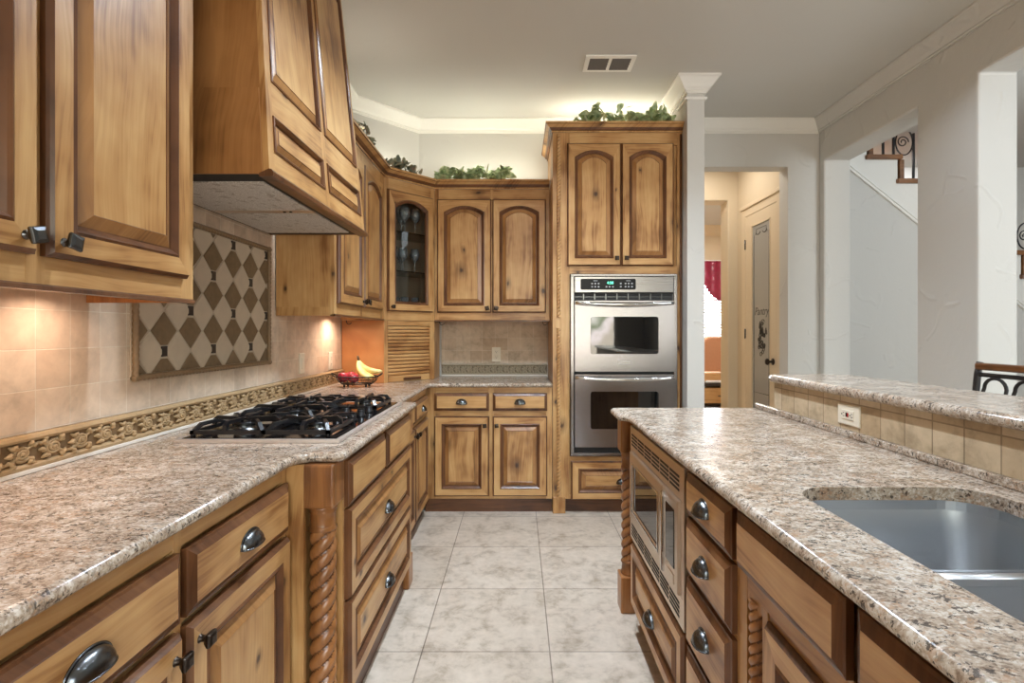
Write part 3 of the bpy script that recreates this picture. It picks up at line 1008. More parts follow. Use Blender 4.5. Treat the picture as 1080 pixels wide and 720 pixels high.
# back wall base cabinet
bb = thing('base_cabinet', 'base cabinet on the back wall with two drawers over two doors beside the oven tower', 'cabinet', (-0.638, YB - .002, 0), 0)
bwid, byf = .878, -(YB - .002 - 3.67)
carcass(bb, -.16, bwid, byf + .018, -.04, .10, CT0 - .001)
face_frame(bb, 0, bwid, .10, CT0 - .001, byf, [(0, .058), (.428, .468), (.835, .878)], [(.10, .122), (.682, .722), (.845, CT0 - .001)])
obj('toe_board', MB().box(-.02, bwid - .001, byf + .03, byf + .05, 0, .10), M_TOE, parent=bb)
for x, w, kx in ((.050, .385, .356), (.460, .383, .028)):
    dr = slab_drawer(bb, 'drawer', x, .720, w, .124, byf)
    cup_pull(dr, w / 2, .062, -.022, w=.074)
    dd = door(bb, 'door', x, .122, w, .560, byf)
    knob(dd, kx, .498, -.022, tilt=.1)

# ------------------------------------------------------------------ wall cabinets
UF = -0.94                       # face of the wall cabinets on the left wall
UZ0, UZ1 = 1.355, 2.362
def upper(name, label, loc, rot, w, d, doors, arch=.047, z0=UZ0, z1=UZ1, dz0=1.42, dz1=2.283, ends=(True, True), stiles=None, endmat=None, kmat=None):
    t = thing(name, label, 'cabinet', loc, rot)
    obj('carcass', MB().box(0, w, -d + .018, -.0145, z0 + .045, z1), M_WV, parent=t)
    for k, on in enumerate(ends):
        if on:
            a = 0 if k == 0 else w - .016
            obj('end_panel', MB().box(a, a + .016, -d + .018, -.0145, z0, z0 + .045), endmat or M_WV, parent=t)
    face_frame(t, 0, w, z0, z1, -d, stiles or [(0, .03), (w - .03, w)], [(z0, z0 + .075), (dz1 - .01, z1)])
    lr = MB().prism([(-d - .006, z0 - .002), (-d + .02, z0 - .002), (-d + .02, z0 + .006), (-d - .002, z0 + .010), (-d - .006, z0 + .006)], 0, w, axis='X', mat=2)
    obj('light_rail', lr, WOODS, parent=t)
    for x, ww, side in doors:
        dd = door(t, 'door', x, dz0, ww, dz1 - dz0, -d, arch=arch)
        knob(dd, ww - .030 if side == 'r' else .030, .032, -.022, s=.032, mat=kmat or M_DKBRONZE, tilt=.25 if side == 'r' else -.2)
    return t

un = upper('wall_cabinet', 'tall arched-panel wall cabinet mounted before the range hood, above the warm lit tile', (XL + .002, 0.10, 0), pi / 2, 1.408, UF - XL - .002,
           [(.03, .42, 'r'), (.478, .425, 'r'), (.925, .440, 'l')], stiles=[(0, .03), (.44, .485), (.895, .935), (1.355, 1.408)], endmat=M_LAMPLIT, kmat=M_PEWTER)
ucr = crown_parts([(XL + .003, 0.10), (UF, 0.10), (UF, 1.508), (XL + .003, 1.508)], UZ1)
obj('cornice', join(ucr), WOODS, parent=un, world=True)

uf = upper('wall_cabinet', 'arched wall cabinet between the range hood and the glass-door corner cabinet', (XL + .002, 2.662, 0), pi / 2, .992, UF - XL - .002,
           [(.035, .425, 'r'), (.470, .430, 'l')], stiles=[(0, .04), (.455, .475), (.895, .992)])
ub = upper('wall_cabinet', 'double-door arched wall cabinet over the back counter, next to the oven tower', (-0.636, YB - .002, 0), 0, .876, YB - .002 - 3.98,
           [(.020, .412, 'r'), (.441, .407, 'l')], stiles=[(0, .03), (.425, .448), (.845, .876)])
path = [(XL + .003, 2.662), (UF, 2.662), (UF, 3.656), (-0.638, 3.98), (0.238, 3.98)]
# outward must be to the right of travel
up_cr = crown_parts(path, UZ1)
obj('cornice', join(up_cr[:2]), WOODS, parent=uf, world=True)
obj('cornice', up_cr[3], WOODS, parent=ub, world=True)

# corner cabinet with a glass door; hollow, with glass shelves
DIAG = pi / 4 + .038
cc = thing('corner_cabinet', 'diagonal corner wall cabinet with an arched glass door and stemware inside', 'cabinet', (UF, 3.656, 0), atan2(3.98 - 3.656, -0.638 - UF))
dwid = sqrt((3.98 - 3.656) ** 2 + (-0.638 - UF) ** 2)
shell = MB()
cpoly = [(UF + .003, 3.66), (-0.642, 3.978), (-0.642, YB - .004), (-0.80, YB - .006), (XL + .006, 3.828), (XL + .006, 3.66)]
for zz0, zz1 in ((UZ0 + .03, UZ0 + .05), (UZ1 - .02, UZ1 - .002)):
    shell.prism(cpoly, zz0, zz1, axis='Z')
def thin_wall(a, b, th, z0, z1, mb):
    A, B = Vector(a), Vector(b)
    nrm = Vector(((B - A).y, -(B - A).x)).normalized() * th
    mb.prism([tuple(A), tuple(B), tuple(B + nrm), tuple(A + nrm)], z0, z1, axis='Z')
for i in (1, 2, 3, 4, 5):
    a, b = cpoly[i], cpoly[(i + 1) % 6]
    thin_wall(a, b, -.012, UZ0, UZ1 - .002, shell)
obj('carcass', shell, plain('dark_cabinet_interior', (176, 158, 138), 0.6), parent=cc, world=True)
face_frame(cc, 0, dwid, UZ0, UZ1, 0, [(0, .035), (dwid - .035, dwid)], [(UZ0, UZ0 + .075), (2.275, UZ1)])
cdoor = door(cc, 'door', .022, 1.42, dwid - .044, .863, 0, arch=.05, glass=True)
knob(cdoor, .030, .032, -.022, s=.026)
obj('cornice', up_cr[2], WOODS, parent=cc, world=True)
for zz in (1.71, 1.995):
    ins = [(UF + .03, 3.70), (-0.68, 3.97), (-0.665, YB - .03), (-0.79, YB - .03), (XL + .03, 3.82), (XL + .03, 3.70)]
    obj('glass_shelf', MB().prism(ins, zz, zz + .008, axis='Z'), M_SHELFG, parent=cc, world=True)
SHELVES = (UZ0 + .05, 1.718, 2.003)

# appliance garage under it
gz0, gz1 = CT1 + .001, UZ0 - .002
ag = thing('appliance_garage', 'corner appliance garage with a slatted tambour door standing on the granite', 'cabinet', (UF, 3.656, 0), cc.rotation_euler[2])
gm = MB()
thin_wall((-0.642, 3.978), (-0.642, YB - .016), -.016, gz0, gz1, gm)
obj('side_panel', gm, M_WV, parent=ag, world=True)
gm = MB().box(XL + .016, UF, 3.656, 3.672, gz0, gz1)
obj('side_panel', gm, M_LAMPLIT, parent=ag, world=True)
face_frame(ag, 0, dwid, gz0, gz1, 0, [(0, .032), (dwid - .045, dwid)], [(gz1 - .035, gz1)], t=.03)
tam = MB()
ns = 14
zt0, zt1 = gz0 + .045, gz1 - .037
for k in range(ns):
    a = zt0 + (zt1 - zt0) * k / ns
    h = (zt1 - zt0) / ns
    tam.prism([(.014, a), (.014, a + h), (.010, a + h * .93), (.003, a + h * .80), (.000, a + h * .5), (.003, a + h * .16), (.010, a + h * .06)], .034, dwid - .047, axis='X', mat=1)
    tam.box(.034, dwid - .047, .0095, .013, a - h * .09, a + h * .09, 2)
tb = obj('tambour_door', tam, WOODS, parent=ag)
obj('bottom_rail', MB().box(.034, dwid - .047, .0, .016, gz0, gz0 + .045), M_WH, parent=tb, bev=.003)
obj('finger_pull', MB().box(dwid * .36, dwid * .70, -.016, 0, gz0 + .010, gz0 + .028), M_GL, parent=tb, bev=.005)

# ------------------------------------------------------------------ oven tower
TX0, TX1, TF = 0.244, 1.152, 3.665
ot = thing('oven_tower', 'full-height wooden cabinet tower housing the double oven, ivy on its top', 'cabinet', (TX0, YB - .002, 0), 0)
tw, tyf = TX1 - TX0, -(YB - .002 - TF)
OX0, OX1, OZ0, OZ1 = .120, .871, .400, 1.677     # oven cut-out, local x and z
tc = MB().box(.001, .116, tyf + .018, -.002, .10, 2.69).box(.875, tw - .001, tyf + .018, -.002, .10, 2.69)
tc.box(.116, .875, tyf + .018, -.002, .10, OZ0 - .004).box(.116, .875, tyf + .018, -.002, OZ1 + .004, 2.69).box(.116, .875, -.022, -.002, OZ0 - .004, OZ1 + .004)
obj('carcass', tc, M_WV, parent=ot)
face_frame(ot, 0, tw, .10, 2.69, tyf, [(0, OX0 - .002), (OX1 + .002, tw)], [], name='face_frame')
for a, b in ((.10, .125), (.362, OZ0 - .002), (OZ1 + .002, 1.735), (2.585, 2.69)):
    obj('face_rail', MB().box(OX0 - .002, OX1 + .002, tyf + .0006, tyf + .018, a, b, 1), WOODS, parent=ot)
obj('face_stile', MB().box(.462, .492, tyf + .0004, tyf + .018, 1.735, 2.585, 0), WOODS, parent=ot)
obj('toe_board', MB().box(.09, tw - .05, tyf + .04, tyf + .06, 0, .10), M_TOE, parent=ot)
ft = MB().box(-.0005, .088, tyf - .012, tyf + .10, 0, .115)
obj('bracket_foot', ft, M_WV, parent=ot, bev=.006)
obj('bracket_foot', MB().box(tw - .07, tw, tyf - .004, tyf + .10, 0, .115), M_WV, parent=ot, bev=.006)
rope = join([twist(1.18, .0145, .052, 2, .46, (.040, tyf - .011, .118), n=18, nz=260, groove=1, gw=.2), twist(1.28, .0145, .052, 2, .46, (.040, tyf - .011, 1.375), n=18, nz=280, groove=1, gw=.2)])
rope.box(.022, .058, tyf - .012, tyf + .002, 1.30, 1.372)
obj('rope_moulding', rope, [M_WV, M_GL], parent=ot)
for x, w, side in ((.100, .376, 'r'), (.480, .366, 'l')):
    dd = door(ot, 'door', x, 1.735, w, .860, tyf, arch=.047)
    knob(dd, w - .032 if side == 'r' else .032, .052, -.022, s=.030, mat=M_DKBRONZE)
dr = door(ot, 'drawer', .128, .098, .722, .270, tyf, horiz=True, stile=.055)
cup_pull(dr, .361, .13, -.024)
tcr = sweep([(TX0, YB - .003), (TX0, TF), (TX1, TF)][::1], ccrown(2.672), mats=CAB_CROWN_M)
obj('cornice', join(tcr), WOODS, parent=ot, world=True)
obj('edge_bead', MB().tube([(tw - .010, tyf - .004, .12), (tw - .010, tyf - .004, 2.66)], .008, 8), M_GL, parent=ot)

# ------------------------------------------------------------------ granite worktops
ctl = [(XL + .003, -.43), (-.645, -.43), (-.645, 1.485), (-.632, 1.515), (-.610, 1.535), (-.545, 1.535), (-.525, 1.541), (-.515, 1.560),
       (-.515, 2.650), (-.525, 2.670), (-.545, 2.676), (-.590, 2.680), (-.610, 2.695), (-.615, 2.720), (-.615, 3.585), (-.607, 3.620), (-.585, 3.635),
       (.2405, 3.635), (.2405, YB - .003), (-.812, YB - .003), (XL + .003, 3.836)]
# the drop-in cooktop lies over an opening in the slab
tag(slab('granite_countertop', ctl, CT0, CT1, .0145, M_GRAN), 'tan speckled granite worktop running from the cooktop side round to the back wall', 'countertop')

IX, IXB = 0.47, 1.140
isl = [(IX, -.25), (IX, 2.215), (.462, 2.245), (.438, 2.262), (.432, 2.285), (.432, 2.440), (.440, 2.462), (.462, 2.470), (1.128, 2.470), (IXB, 2.462), (IXB, -.25)]
isl = isl[::-1]
SKX0, SKX1, SKY0, SKY1 = .618, 1.045, .40, 1.197
hole = rrect(SKX0, SKX1, SKY0, SKY1, .085, 7)
tag(slab('granite_countertop', isl, CT0, CT1, .0145, M_GRAN, cut=hole), 'tan speckled granite island worktop with the sink cut into it', 'countertop')
bar = [(1.10, -.25), (1.10, 2.27), (1.112, 2.312), (1.145, 2.335), (1.38, 2.335), (1.44, 2.315), (1.465, 2.26), (1.465, -.25)][::-1]
tag(slab('granite_bar_top', bar, 1.052, 1.085, .0155, M_GRAN), 'raised granite breakfast bar top above the tiled strip behind the sink', 'countertop')
struct('wall_bar', MB().box(1.142, 1.26, -.25, 2.30, 0, 1.051), M_WALL)
tag(obj('granite_upstand', MB().box(1.1135, 1.1415, -.25, 2.455, CT1 + .0005, .937), M_GRAN, bev=.003), 'low granite upstand strip at the back of the island worktop', 'upstand')
tag(obj('bar_backsplash', MB().box(1.130, 1.1415, -.25, 2.30, .9375, 1.051), M_TILE_BAR), 'row of travertine tiles between island worktop and raised bar', 'tiles')

# ------------------------------------------------------------------ tiled backsplash on the left wall and on the back wall
TXF = XL + .012
bs = MB().box(XL + .0005, TXF, -.43, 1.52, CT1 + .0005, 1.398).box(XL + .0005, TXF, 1.52, 2.661, CT1 + .0005, 1.80).box(XL + .0005, TXF, 2.661, 3.655, CT1 + .0005, 1.398)
tag(obj('tile_backsplash', bs, M_TILE_L), 'square travertine tiles on the cooktop wall from worktop up to the cabinets and hood', 'tiles')
tag(obj('tile_backsplash', MB().box(-.625, .2415, YB - .012, YB - .0005, CT1 + .0005, 1.40), M_TILE_B), 'square travertine tiles on the back wall between garage and oven tower', 'tiles')

def frieze(name, label, length, mat, ground, place, motif=.112, deep=1.0):
    # local: x along, y toward the room is -y, z up from the counter
    t = thing(name, label, 'tile border', *place)
    obj('border_ground', MB().box(0, length, -.008, -.0005, .010, .1005), ground, parent=t)
    base = MB()
    base.prism([(-.008, .0805), (-.015, .083), (-.018, .089), (-.015, .096), (-.009, .0985), (-.008, .1005), (-.002, .1005), (-.002, .0805)], 0, length, axis='X')
    base.prism([(-.008, .012), (-.014, .012), (-.015, .020), (-.011, .026), (-.008, .027)], 0, length, axis='X')
    obj('border_band', base, mat, parent=t)
    obj('caulk_line', MB().box(0, length, -.016, -.0005, .0005, .0115), M_CAULK, parent=t, bev=.002)
    r = MB()
    n = int(length / motif)
    for k in range(n + 1):
        x0 = k * motif
        if x0 + motif * .9 > length:
            break
        up = 1 if k % 2 == 0 else -1
        cz = .0535
        cx_ = x0 + motif * .5
        pts, rad = [], []
        for i in range(26):
            a = i / 25 * 4.2 * pi
            q = .0205 * (1 - i / 25 * .80)
            pts.append((cx_ + q * cos(a + pi * .2) * 1.15, -.009 - .004 * deep * (i / 25), cz + up * q * sin(a + pi * .2)))
            rad.append(.0047 * (1 - i / 25 * .25))
        r.tube(pts, rad, 6)
        r.lathe([(.0065, .006), (.006, .014 * deep), (.003, .0165 * deep)], 8, c=(cx_, 0, cz), axis='Y')
        # running stem and acanthus leaves
        st_ = [(x0 + motif * i / 8, -.0095, cz + up * .019 * cos(pi * i / 8)) for i in range(9)]
        r.tube(st_, [.0042 + .001 * sin(pi * i / 8) for i in range(9)], 6)
        for (dx, dz, an, ln) in ((.10, .012, .9, .022), (.20, -.014, -.5, .020), (.82, .013, 2.2, .021), (.92, -.010, -2.2, .019), (.02, 0.0, .1, .018), (.72, -.017, -.9, .018), (.30, .020, 2.4, .020), (.12, -.022, .6, .020), (.88, .022, -2.6, .022), (.70, .020, .5, .018), (.25, -.005, 2.9, .016)):
            bx, bz = x0 + motif * dx, cz + up * dz
            r.tube([(bx, -.009, bz), (bx + cos(an) * ln * .5, -.0145 * deep, bz + up * sin(an) * ln * .5), (bx + cos(an) * ln, -.0095, bz + up * sin(an) * ln)],
                   [.0025, .0066, .0016], 6)
    obj('scroll_relief', r, mat, parent=t)
    return t
frieze('carved_tile_border', 'carved scrollwork stone border along the foot of the cooktop wall', 4.075, M_FRIEZE, M_FRGROUND, ((TXF + .0005, -.425, CT1), pi / 2), motif=.088)
frieze('carved_tile_border', 'carved scrollwork stone border under the back wall outlet', .860, M_FRIEZE2, M_FRGROUND2, ((-.622, YB - .0125, CT1), 0), motif=.05, deep=.75)

# harlequin panel behind the cooktop
MY0, MY1, MZ0, MZ1 = 1.665, 2.585, 1.112, 1.690
mo = thing('mosaic_panel', 'framed harlequin stone mosaic of brown and cream diamonds behind the cooktop', 'mosaic', (TXF + .0005, MY0, MZ0), pi / 2)
mw, mh = MY1 - MY0, MZ1 - MZ0
def clip(poly, x0, x1, z0, z1):
    for ax, lim, sgn in ((0, x0, 1), (0, x1, -1), (1, z0, 1), (1, z1, -1)):
        out = []
        for i in range(len(poly)):
            a, b = poly[i - 1], poly[i]
            ia, ib = (a[ax] - lim) * sgn >= 0, (b[ax] - lim) * sgn >= 0
            if ia != ib:
                t = (lim - a[ax]) / (b[ax] - a[ax])
                out.append((a[0] + (b[0] - a[0]) * t, a[1] + (b[1] - a[1]) * t))
            if ib:
                out.append(b)
        poly = out
        if not poly:
            return []
    return poly
fw = .022
obj('grout_bed', MB().box(0, mw, -.004, -.0002, 0, mh), M_GROUT, parent=mo)
tl = MB()
PW, PH = .147, .1475
def stone(poly, m, y=-.0075):
    poly = clip(poly, fw, mw - fw, fw, mh - fw)
    if len(poly) > 2:
        tl.prism(poly, y, -.003, mat=m)
for i in range(-4, 5):
    for j in range(-2, 5):
        cx_, cz_ = 2.112 - MY0 + i * PW, 1.571 - MZ0 - (j - 1) * PH
        a, b = .0655, .066
        cut = (i + j) % 2 == 1   # bottom corner clipped for a small inset
        cutt = (i + j) % 2 == 0
        k = .016
        p = [(cx_ + a, cz_)]
        p += ([(cx_ + k, cz_ + b - k), (cx_ - k, cz_ + b - k)] if cutt else [(cx_, cz_ + b)])
        p += [(cx_ - a, cz_)]
        p += ([(cx_ - k, cz_ - b + k), (cx_ + k, cz_ - b + k)] if cut else [(cx_, cz_ - b)])
        stone(p, 0)
        if cut:
            stone([(cx_ - .0145, cz_ - b + k - .004), (cx_ + .0145, cz_ - b + k - .004), (cx_ + .0145, cz_ - b + k - .040), (cx_ - .0145, cz_ - b + k - .040)], 2, -.0085)
        ex, ez = cx_ + PW / 2, cz_ - PH / 2
        stone([(ex + .0685, ez), (ex + .004, ez + .069), (ex - .004, ez + .069), (ex - .0685, ez), (ex - .004, ez - .069), (ex + .004, ez - .069)], 1)
obj('mosaic_stones', tl, [M_MOSD, M_MOSL, M_MOSK], parent=mo, bev=.0015, seg=1)
def rope_bar(x0, z0, x1, z1, R=.0105):
    L = math.hypot(x1 - x0, z1 - z0)
    mb = twist(L, R, .040, 2, .72, n=12, nz=int(L / .004))
    an = atan2(x1 - x0, z1 - z0)
    return mb.warp(lambda x, y, z: (x0 + x * cos(an) + z * sin(an), y - .0108, z0 - x * sin(an) + z * cos(an)))
obj('rope_frame', join([rope_bar(.011, 0, .011, mh), rope_bar(mw - .011, 0, mw - .011, mh), rope_bar(0, .011, mw, .011), rope_bar(0, mh - .011, mw, mh - .011)]), M_ROPE, parent=mo)

# ------------------------------------------------------------------ outlets and switch
def outlet(label, loc, rot, horiz=False, kind='duplex', cat='outlet', name='wall_outlet'):
    t = thing(name, label, cat, loc, rot)
    w, h = (.117, .072) if horiz else (.072, .117)
    obj('cover_plate', MB().cbox(-w / 2, w / 2, -.006, -.0003, -h / 2, h / 2, .003), M_IVORY, parent=t, bev=.001)
    if kind == 'switch':
        obj('rocker', MB().cbox(-.016, .016, -.0095, -.0055, -.033, .033, .002), M_IVORY, parent=t)
        return t
    R = (lambda a, b: (b, a)) if horiz else (lambda a, b: (a, b))
    if kind == 'gfci':
        obj('receptacle', MB().cbox(-.033, .033, -.0085, -.0055, -.0165, .0165, .0015), M_IVORY, parent=t)
        obj('test_button', MB().box(-.0065, -.0015, -.0105, -.0083, -.007, .007), M_DARK, parent=t)
        obj('reset_button', MB().box(.0015, .0065, -.0105, -.0083, -.007, .007), M_RED, parent=t)
        cs = (-.022, .022)
    else:
        for c in (-.021, .021):
            u, v = R(0, c)
            a, b = R(.0165, .0135)
            obj('receptacle', MB().cbox(u - a, u + a, -.0085, -.0055, v - b, v + b, .002), M_IVORY, parent=t, bev=.002)
        cs = (-.021, .021)
    sl = MB()
    for c in cs:
        for du, dv, a, b in ((-.0055, .002, .0009, .004), (.0055, .002, .0009, .0033), (0, -.0075, .0022, .0022)):
            u, v = R(du, c + dv)
            p, q = R(a, b)
            sl.box(u - p, u + p, -.0091, -.0084, v - q, v + q)
    obj('slot', sl, M_DARK, parent=t)
    return t
outlet('ivory duplex outlet on the cooktop wall tiles close to the fruit basket', (TXF, 3.44, 1.083), pi / 2)
outlet('ivory rocker switch on the tiles between mosaic and outlet', (TXF, 2.985, 1.093), pi / 2, kind='switch', cat='switch', name='wall_switch')
outlet('ivory duplex outlet on the back wall tiles', (-.178, YB - .012, 1.090), 0)
outlet('ivory horizontal outlet with red button on the bar tiles', (1.130, 1.777, .989), -pi / 2, horiz=True, kind='gfci')

# ------------------------------------------------------------------ gas cooktop
CX0, CX1, CY0, CY1 = -1.105, -.572, 1.672, 2.572
ct = thing('gas_cooktop', 'black five-burner gas cooktop with stainless rim set in the granite', 'cooktop', (CX1, CY0, CT1 + .0005), pi / 2)
cwid, cdep = CY1 - CY0, CX1 - CX0     # local x along Y, local y from 0 (front) to cdep (wall)
obj('cooktop_rim', MB().cbox(0, cwid, 0, cdep, 0, .0105, .001), M_RIM, parent=ct, bev=.002)
obj('glass_top', MB().box(.016, cwid - .016, .016, cdep - .016, .0045, .0125), M_BLACKTOP, parent=ct, bev=.0015)
ZT = .0125
def burner(x, y, r):
    b = obj('burner', MB().lathe([(r * 1.25, ZT), (r * 1.25, ZT + .004), (r * .9, ZT + .008), (r * .82, ZT + .019), (r * .86, ZT + .021)], 24, c=(x, y, 0)), M_PEWTER, parent=ct)
    obj('burner_cap', MB().lathe([(r * .9, ZT + .021), (r * .92, ZT + .026), (r * .8, ZT + .030), (0.004, ZT + .031)], 24, c=(x, y, 0)), M_IRON, parent=b)
BN = [(.165, .135, .036), (.165, .390, .040), (.450, .345, .050), (.735, .135, .032), (.735, .390, .040)]
for b in BN:
    burner(*b)
def grate(x0, x1, y0, y1, centers):
    mb = MB()
    zt = .056
    fz0, fz1 = .020, .033
    for a, b, c, d in ((x0, x1, y0, y0 + .014), (x0, x1, y1 - .014, y1), (x0, x0 + .014, y0, y1), (x1 - .014, x1, y0, y1)):
        mb.box(a, b, c, d, fz0, fz1)
    if len(centers) == 2:
        ym = (centers[0][1] + centers[1][1]) / 2
        mb.box(x0, x1, ym - .007, ym + .007, fz0, fz1)
    for fx in (x0 + .007, x1 - .007):
        for fy in (y0 + .007, y1 - .007):
            mb.lathe([(.008, ZT), (.007, fz0 + .004)], 8, c=(fx, fy, 0))
    for cx_, cy_, r in centers:
        cell_y0 = y0 if len(centers) == 1 or cy_ < ym else ym
        cell_y1 = y1 if len(centers) == 1 or cy_ > ym else ym
        for dx, dy, reach in ((-1, 0, cx_ - x0), (1, 0, x1 - cx_), (0, -1, cy_ - cell_y0), (0, 1, cell_y1 - cy_)):
            # finger: rises from the frame in a hump and runs in above the burner
            pts = [(reach - .006, .030), (reach - .008, .046), (reach - .020, zt), (reach * .55, zt - .001), (.022, zt - .002), (.014, zt - .010)]
            mb.tube([(cx_ + dx * q, cy_ + dy * q, z) for q, z in pts], [.0085, .0098, .0098, .0080, .0068, .006], 4, ph=pi / 4, smooth=False)
        for sx, sy in ((-1, -1), (1, -1), (-1, 1), (1, 1)):
            ex = (x0 + .008) if sx < 0 else (x1 - .008)
            ey = (cell_y0 + .008) if sy < 0 else (cell_y1 - .008)
            ax_, ay_ = cx_ + (ex - cx_) * .55, cy_ + (ey - cy_) * .62
            mb.tube([(ex, ey, .030), (ex * .86 + cx_ * .14, ey * .86 + cy_ * .14, zt - .006), (ax_, ay_, zt), (cx_ + (ex - cx_) * .38, cy_ + (ey - cy_) * .42, zt - .006)], [.0082, .0092, .0076, .006], 4, ph=pi / 4, smooth=False)
    return obj('grate', mb, M_IRON, parent=ct)
grate(.035, .300, .045, cdep - .030, BN[0:2])
grate(.305, .595, .205, cdep - .030, BN[2:3])
grate(.600, .865, .045, cdep - .030, BN[3:5])
for x, y in ((.345, .070), (.400, .150), (.455, .070), (.510, .150), (.565, .070)):
    kb = obj('control_knob', MB().lathe([(.021, ZT), (.021, ZT + .006), (.016, ZT + .009), (.0145, ZT + .024), (.012, ZT + .027)], 18, c=(x, y, 0)), M_IRON, parent=ct)
    obj('knob_grip', MB().box(x - .004, x + .004, y - .014, y + .014, ZT + .024, ZT + .034), M_IRON, parent=kb, bev=.002)

# ------------------------------------------------------------------ wooden range hood
HY0, HY1, HZ = 1.600, 2.602, 1.754
hd = thing('range_hood', 'large tapered wooden range hood with raised panels above the cooktop', 'range hood', (XL + .002, HY0, 0), pi / 2)
hw = HY1 - HY0
HB = -( -0.763 - XL - .002)          # local y of the front at the bottom
HTZ = 2.985
def hood_pt(u, v, nrm=0.0):
    """u 0..1 along the front, z = v; returns a point on the sloping front, nrm out of it."""
    k = (v - HZ) / (HTZ - HZ)
    tap = .095 * k
    x = tap + u * (hw - 2 * tap)
    y = HB + .100 * k
    return (x, y - nrm, v)
def hface(poly_uv, nrm):
    return [hood_pt(u, v, nrm) for u, v in poly_uv]
# body
hb_ = MB()
c0 = [hood_pt(0, HZ + .012, -.018), hood_pt(1, HZ + .012, -.018), (hw, -.014, HZ + .012), (0, -.014, HZ + .012)]
c1 = [hood_pt(0, HTZ, -.018), hood_pt(1, HTZ, -.018), (hw - .095, -.014, HTZ), (.095, -.014, HTZ)]
hb_.loops([c0, c1], [0], fill=0)
obj('hood_body', hb_, M_CHERRY, parent=hd)
for u0, dxs in ((0, -1), (1, 1)):
    sk_ = MB()
    z1_ = 2.03
    p0, p1 = hood_pt(u0, HZ + .002, -.020), hood_pt(u0, z1_, -.020)
    dx = .004 * dxs
    vs = [(p0[0] + dx, p0[1], p0[2]), (p0[0] + dx, -.014, p0[2]), (p1[0] + dx, -.014, p1[2]), (p1[0] + dx, p1[1], p1[2])]
    vs += [(a - dx * 2, b, c) for a, b, c in vs]
    sk_.add(vs, [(0, 1, 2, 3), (7, 6, 5, 4), (0, 4, 5, 1), (1, 5, 6, 2), (2, 6, 7, 3), (3, 7, 4, 0)])
    obj('side_veneer', sk_, M_CHERRY, parent=hd)
# front frame and panels
def hood_ring(a, b, nr):
    return [hood_pt(a[0], a[1], nr), hood_pt(b[0], a[1], nr), hood_pt(b[0], b[1], nr), hood_pt(a[0], b[1], nr)]
frame = MB()
us = (0, .040, .478, .522, .960, 1)
vs_ = (HZ, 1.838, 1.958, 2.070, 2.860, HTZ)
for i in range(5):
    for j in range(5):
        if i in (1, 3) and j in (1, 3):
            continue
        a, b = (us[i], vs_[j]), (us[i + 1], vs_[j + 1])
        frame.loops([hood_ring(a, b, -.018), hood_ring(a, b, 0)], [0], fill=0 if i in (0, 2, 4) else 1)
obj('front_frame', frame, WOODS, parent=hd)
for i in (1, 3):
    for j in (1, 3):
        a, b = (us[i], vs_[j]), (us[i + 1], vs_[j + 1])
        def R(du, dz, nr):
            return hood_ring((a[0] + du, a[1] + dz), (b[0] - du, b[1] - dz), nr)
        e = .010
        pm = MB().loops([R(0, 0, -.016), R(0, 0, .004), R(e * .5, e * .5, .006), R(e, e, .002), R(e * 1.4, e * 1.4, -.010), R(e * 2.0, e * 2.0, -.010),
                         R(e * (4.4 if j == 3 else 3.6), e * (4.4 if j == 3 else 3.6), -.001), R(e * (4.6 if j == 3 else 3.8), e * (4.6 if j == 3 else 3.8), .001)], [2, 2, 2, 2, 2, 3, 2], fill=0 if j == 3 else 1)
        obj('raised_panel', pm, WOODS, parent=hd)
lip = MB()
prof = [(.004, HZ - .006), (.012, HZ - .004), (.014, HZ + .008), (.008, HZ + .016), (0, HZ + .018), (-.03, HZ + .004), (-.03, HZ - .006)]
lip.prism([(HB - d, z) for d, z in prof], -.004, hw + .004, axis='X', mat=2)
obj('bottom_moulding', lip, WOODS, parent=hd)
liner = MB().box(.005, hw - .005, HB + .030, -.014, HZ + .004, HZ + .022)
obj('hood_liner', liner, M_DARK, parent=hd)
for x0_, x1_ in ((.085, .470), (.520, .935)):
    obj('mesh_filter', MB().box(x0_, x1_, HB + .060, -.030, HZ - .001, HZ + .005), M_FILTER, parent=hd, bev=.002)
obj('liner_strip', MB().box(.472, .518, HB + .060, -.030, HZ + .000, HZ + .0042), M_BRONZE, parent=hd)
for yy in (HB + .15, HB + .175):
    obj('hood_button', MB().lathe([(.006, -.003), (.006, .004)], 10, c=(.495, yy, HZ)), M_DARK, parent=hd)

# ------------------------------------------------------------------ double oven
yo = TF - .004
dv = thing('double_oven', 'stainless steel double wall oven with two windowed doors and a lit clock', 'oven', ((.366 + 1.113) / 2, yo, 0), 0)
PXM = 550.0 / 3.65
oz = lambda py: 1.27 + (350.4 - py) / PXM
ow = .747
hwid = ow / 2
fr = MB()
fr.cbox(-hwid, -hwid + .026, -.020, .02, oz(480.5), oz(288.8), .003).cbox(hwid - .026, hwid, -.020, .02, oz(480.5), oz(288.8), .003)
fr.cbox(-hwid, hwid, -.022, .02, oz(291.5), oz(288.8), .003).cbox(-hwid, hwid, -.022, .02, oz(480.5), oz(476.8), .003)
obj('trim_frame', fr, M_SSV, parent=dv)
obj('oven_cavity', MB().box(-hwid + .01, hwid - .01, -.002, .46, oz(480), oz(289)), M_DARK, parent=dv)
iw = hwid - .028
cpn = obj('control_panel', MB().cbox(-iw, iw, -.030, .0, oz(308.6), oz(291.8), .003), M_SS, parent=dv)
gx0, gx1 = (612 - 546.4) / PXM - (.366 + 1.113) / 2, (669.8 - 546.4) / PXM - (.366 + 1.113) / 2
g_ = MB()
rr_ = rrect(gx0, gx1, oz(305.6), oz(294.2), .010, 4)
g_.prism(rr_, -.034, -.029)
cg = obj('control_glass', g_, M_PANELGLASS, parent=cpn)
bt = MB()
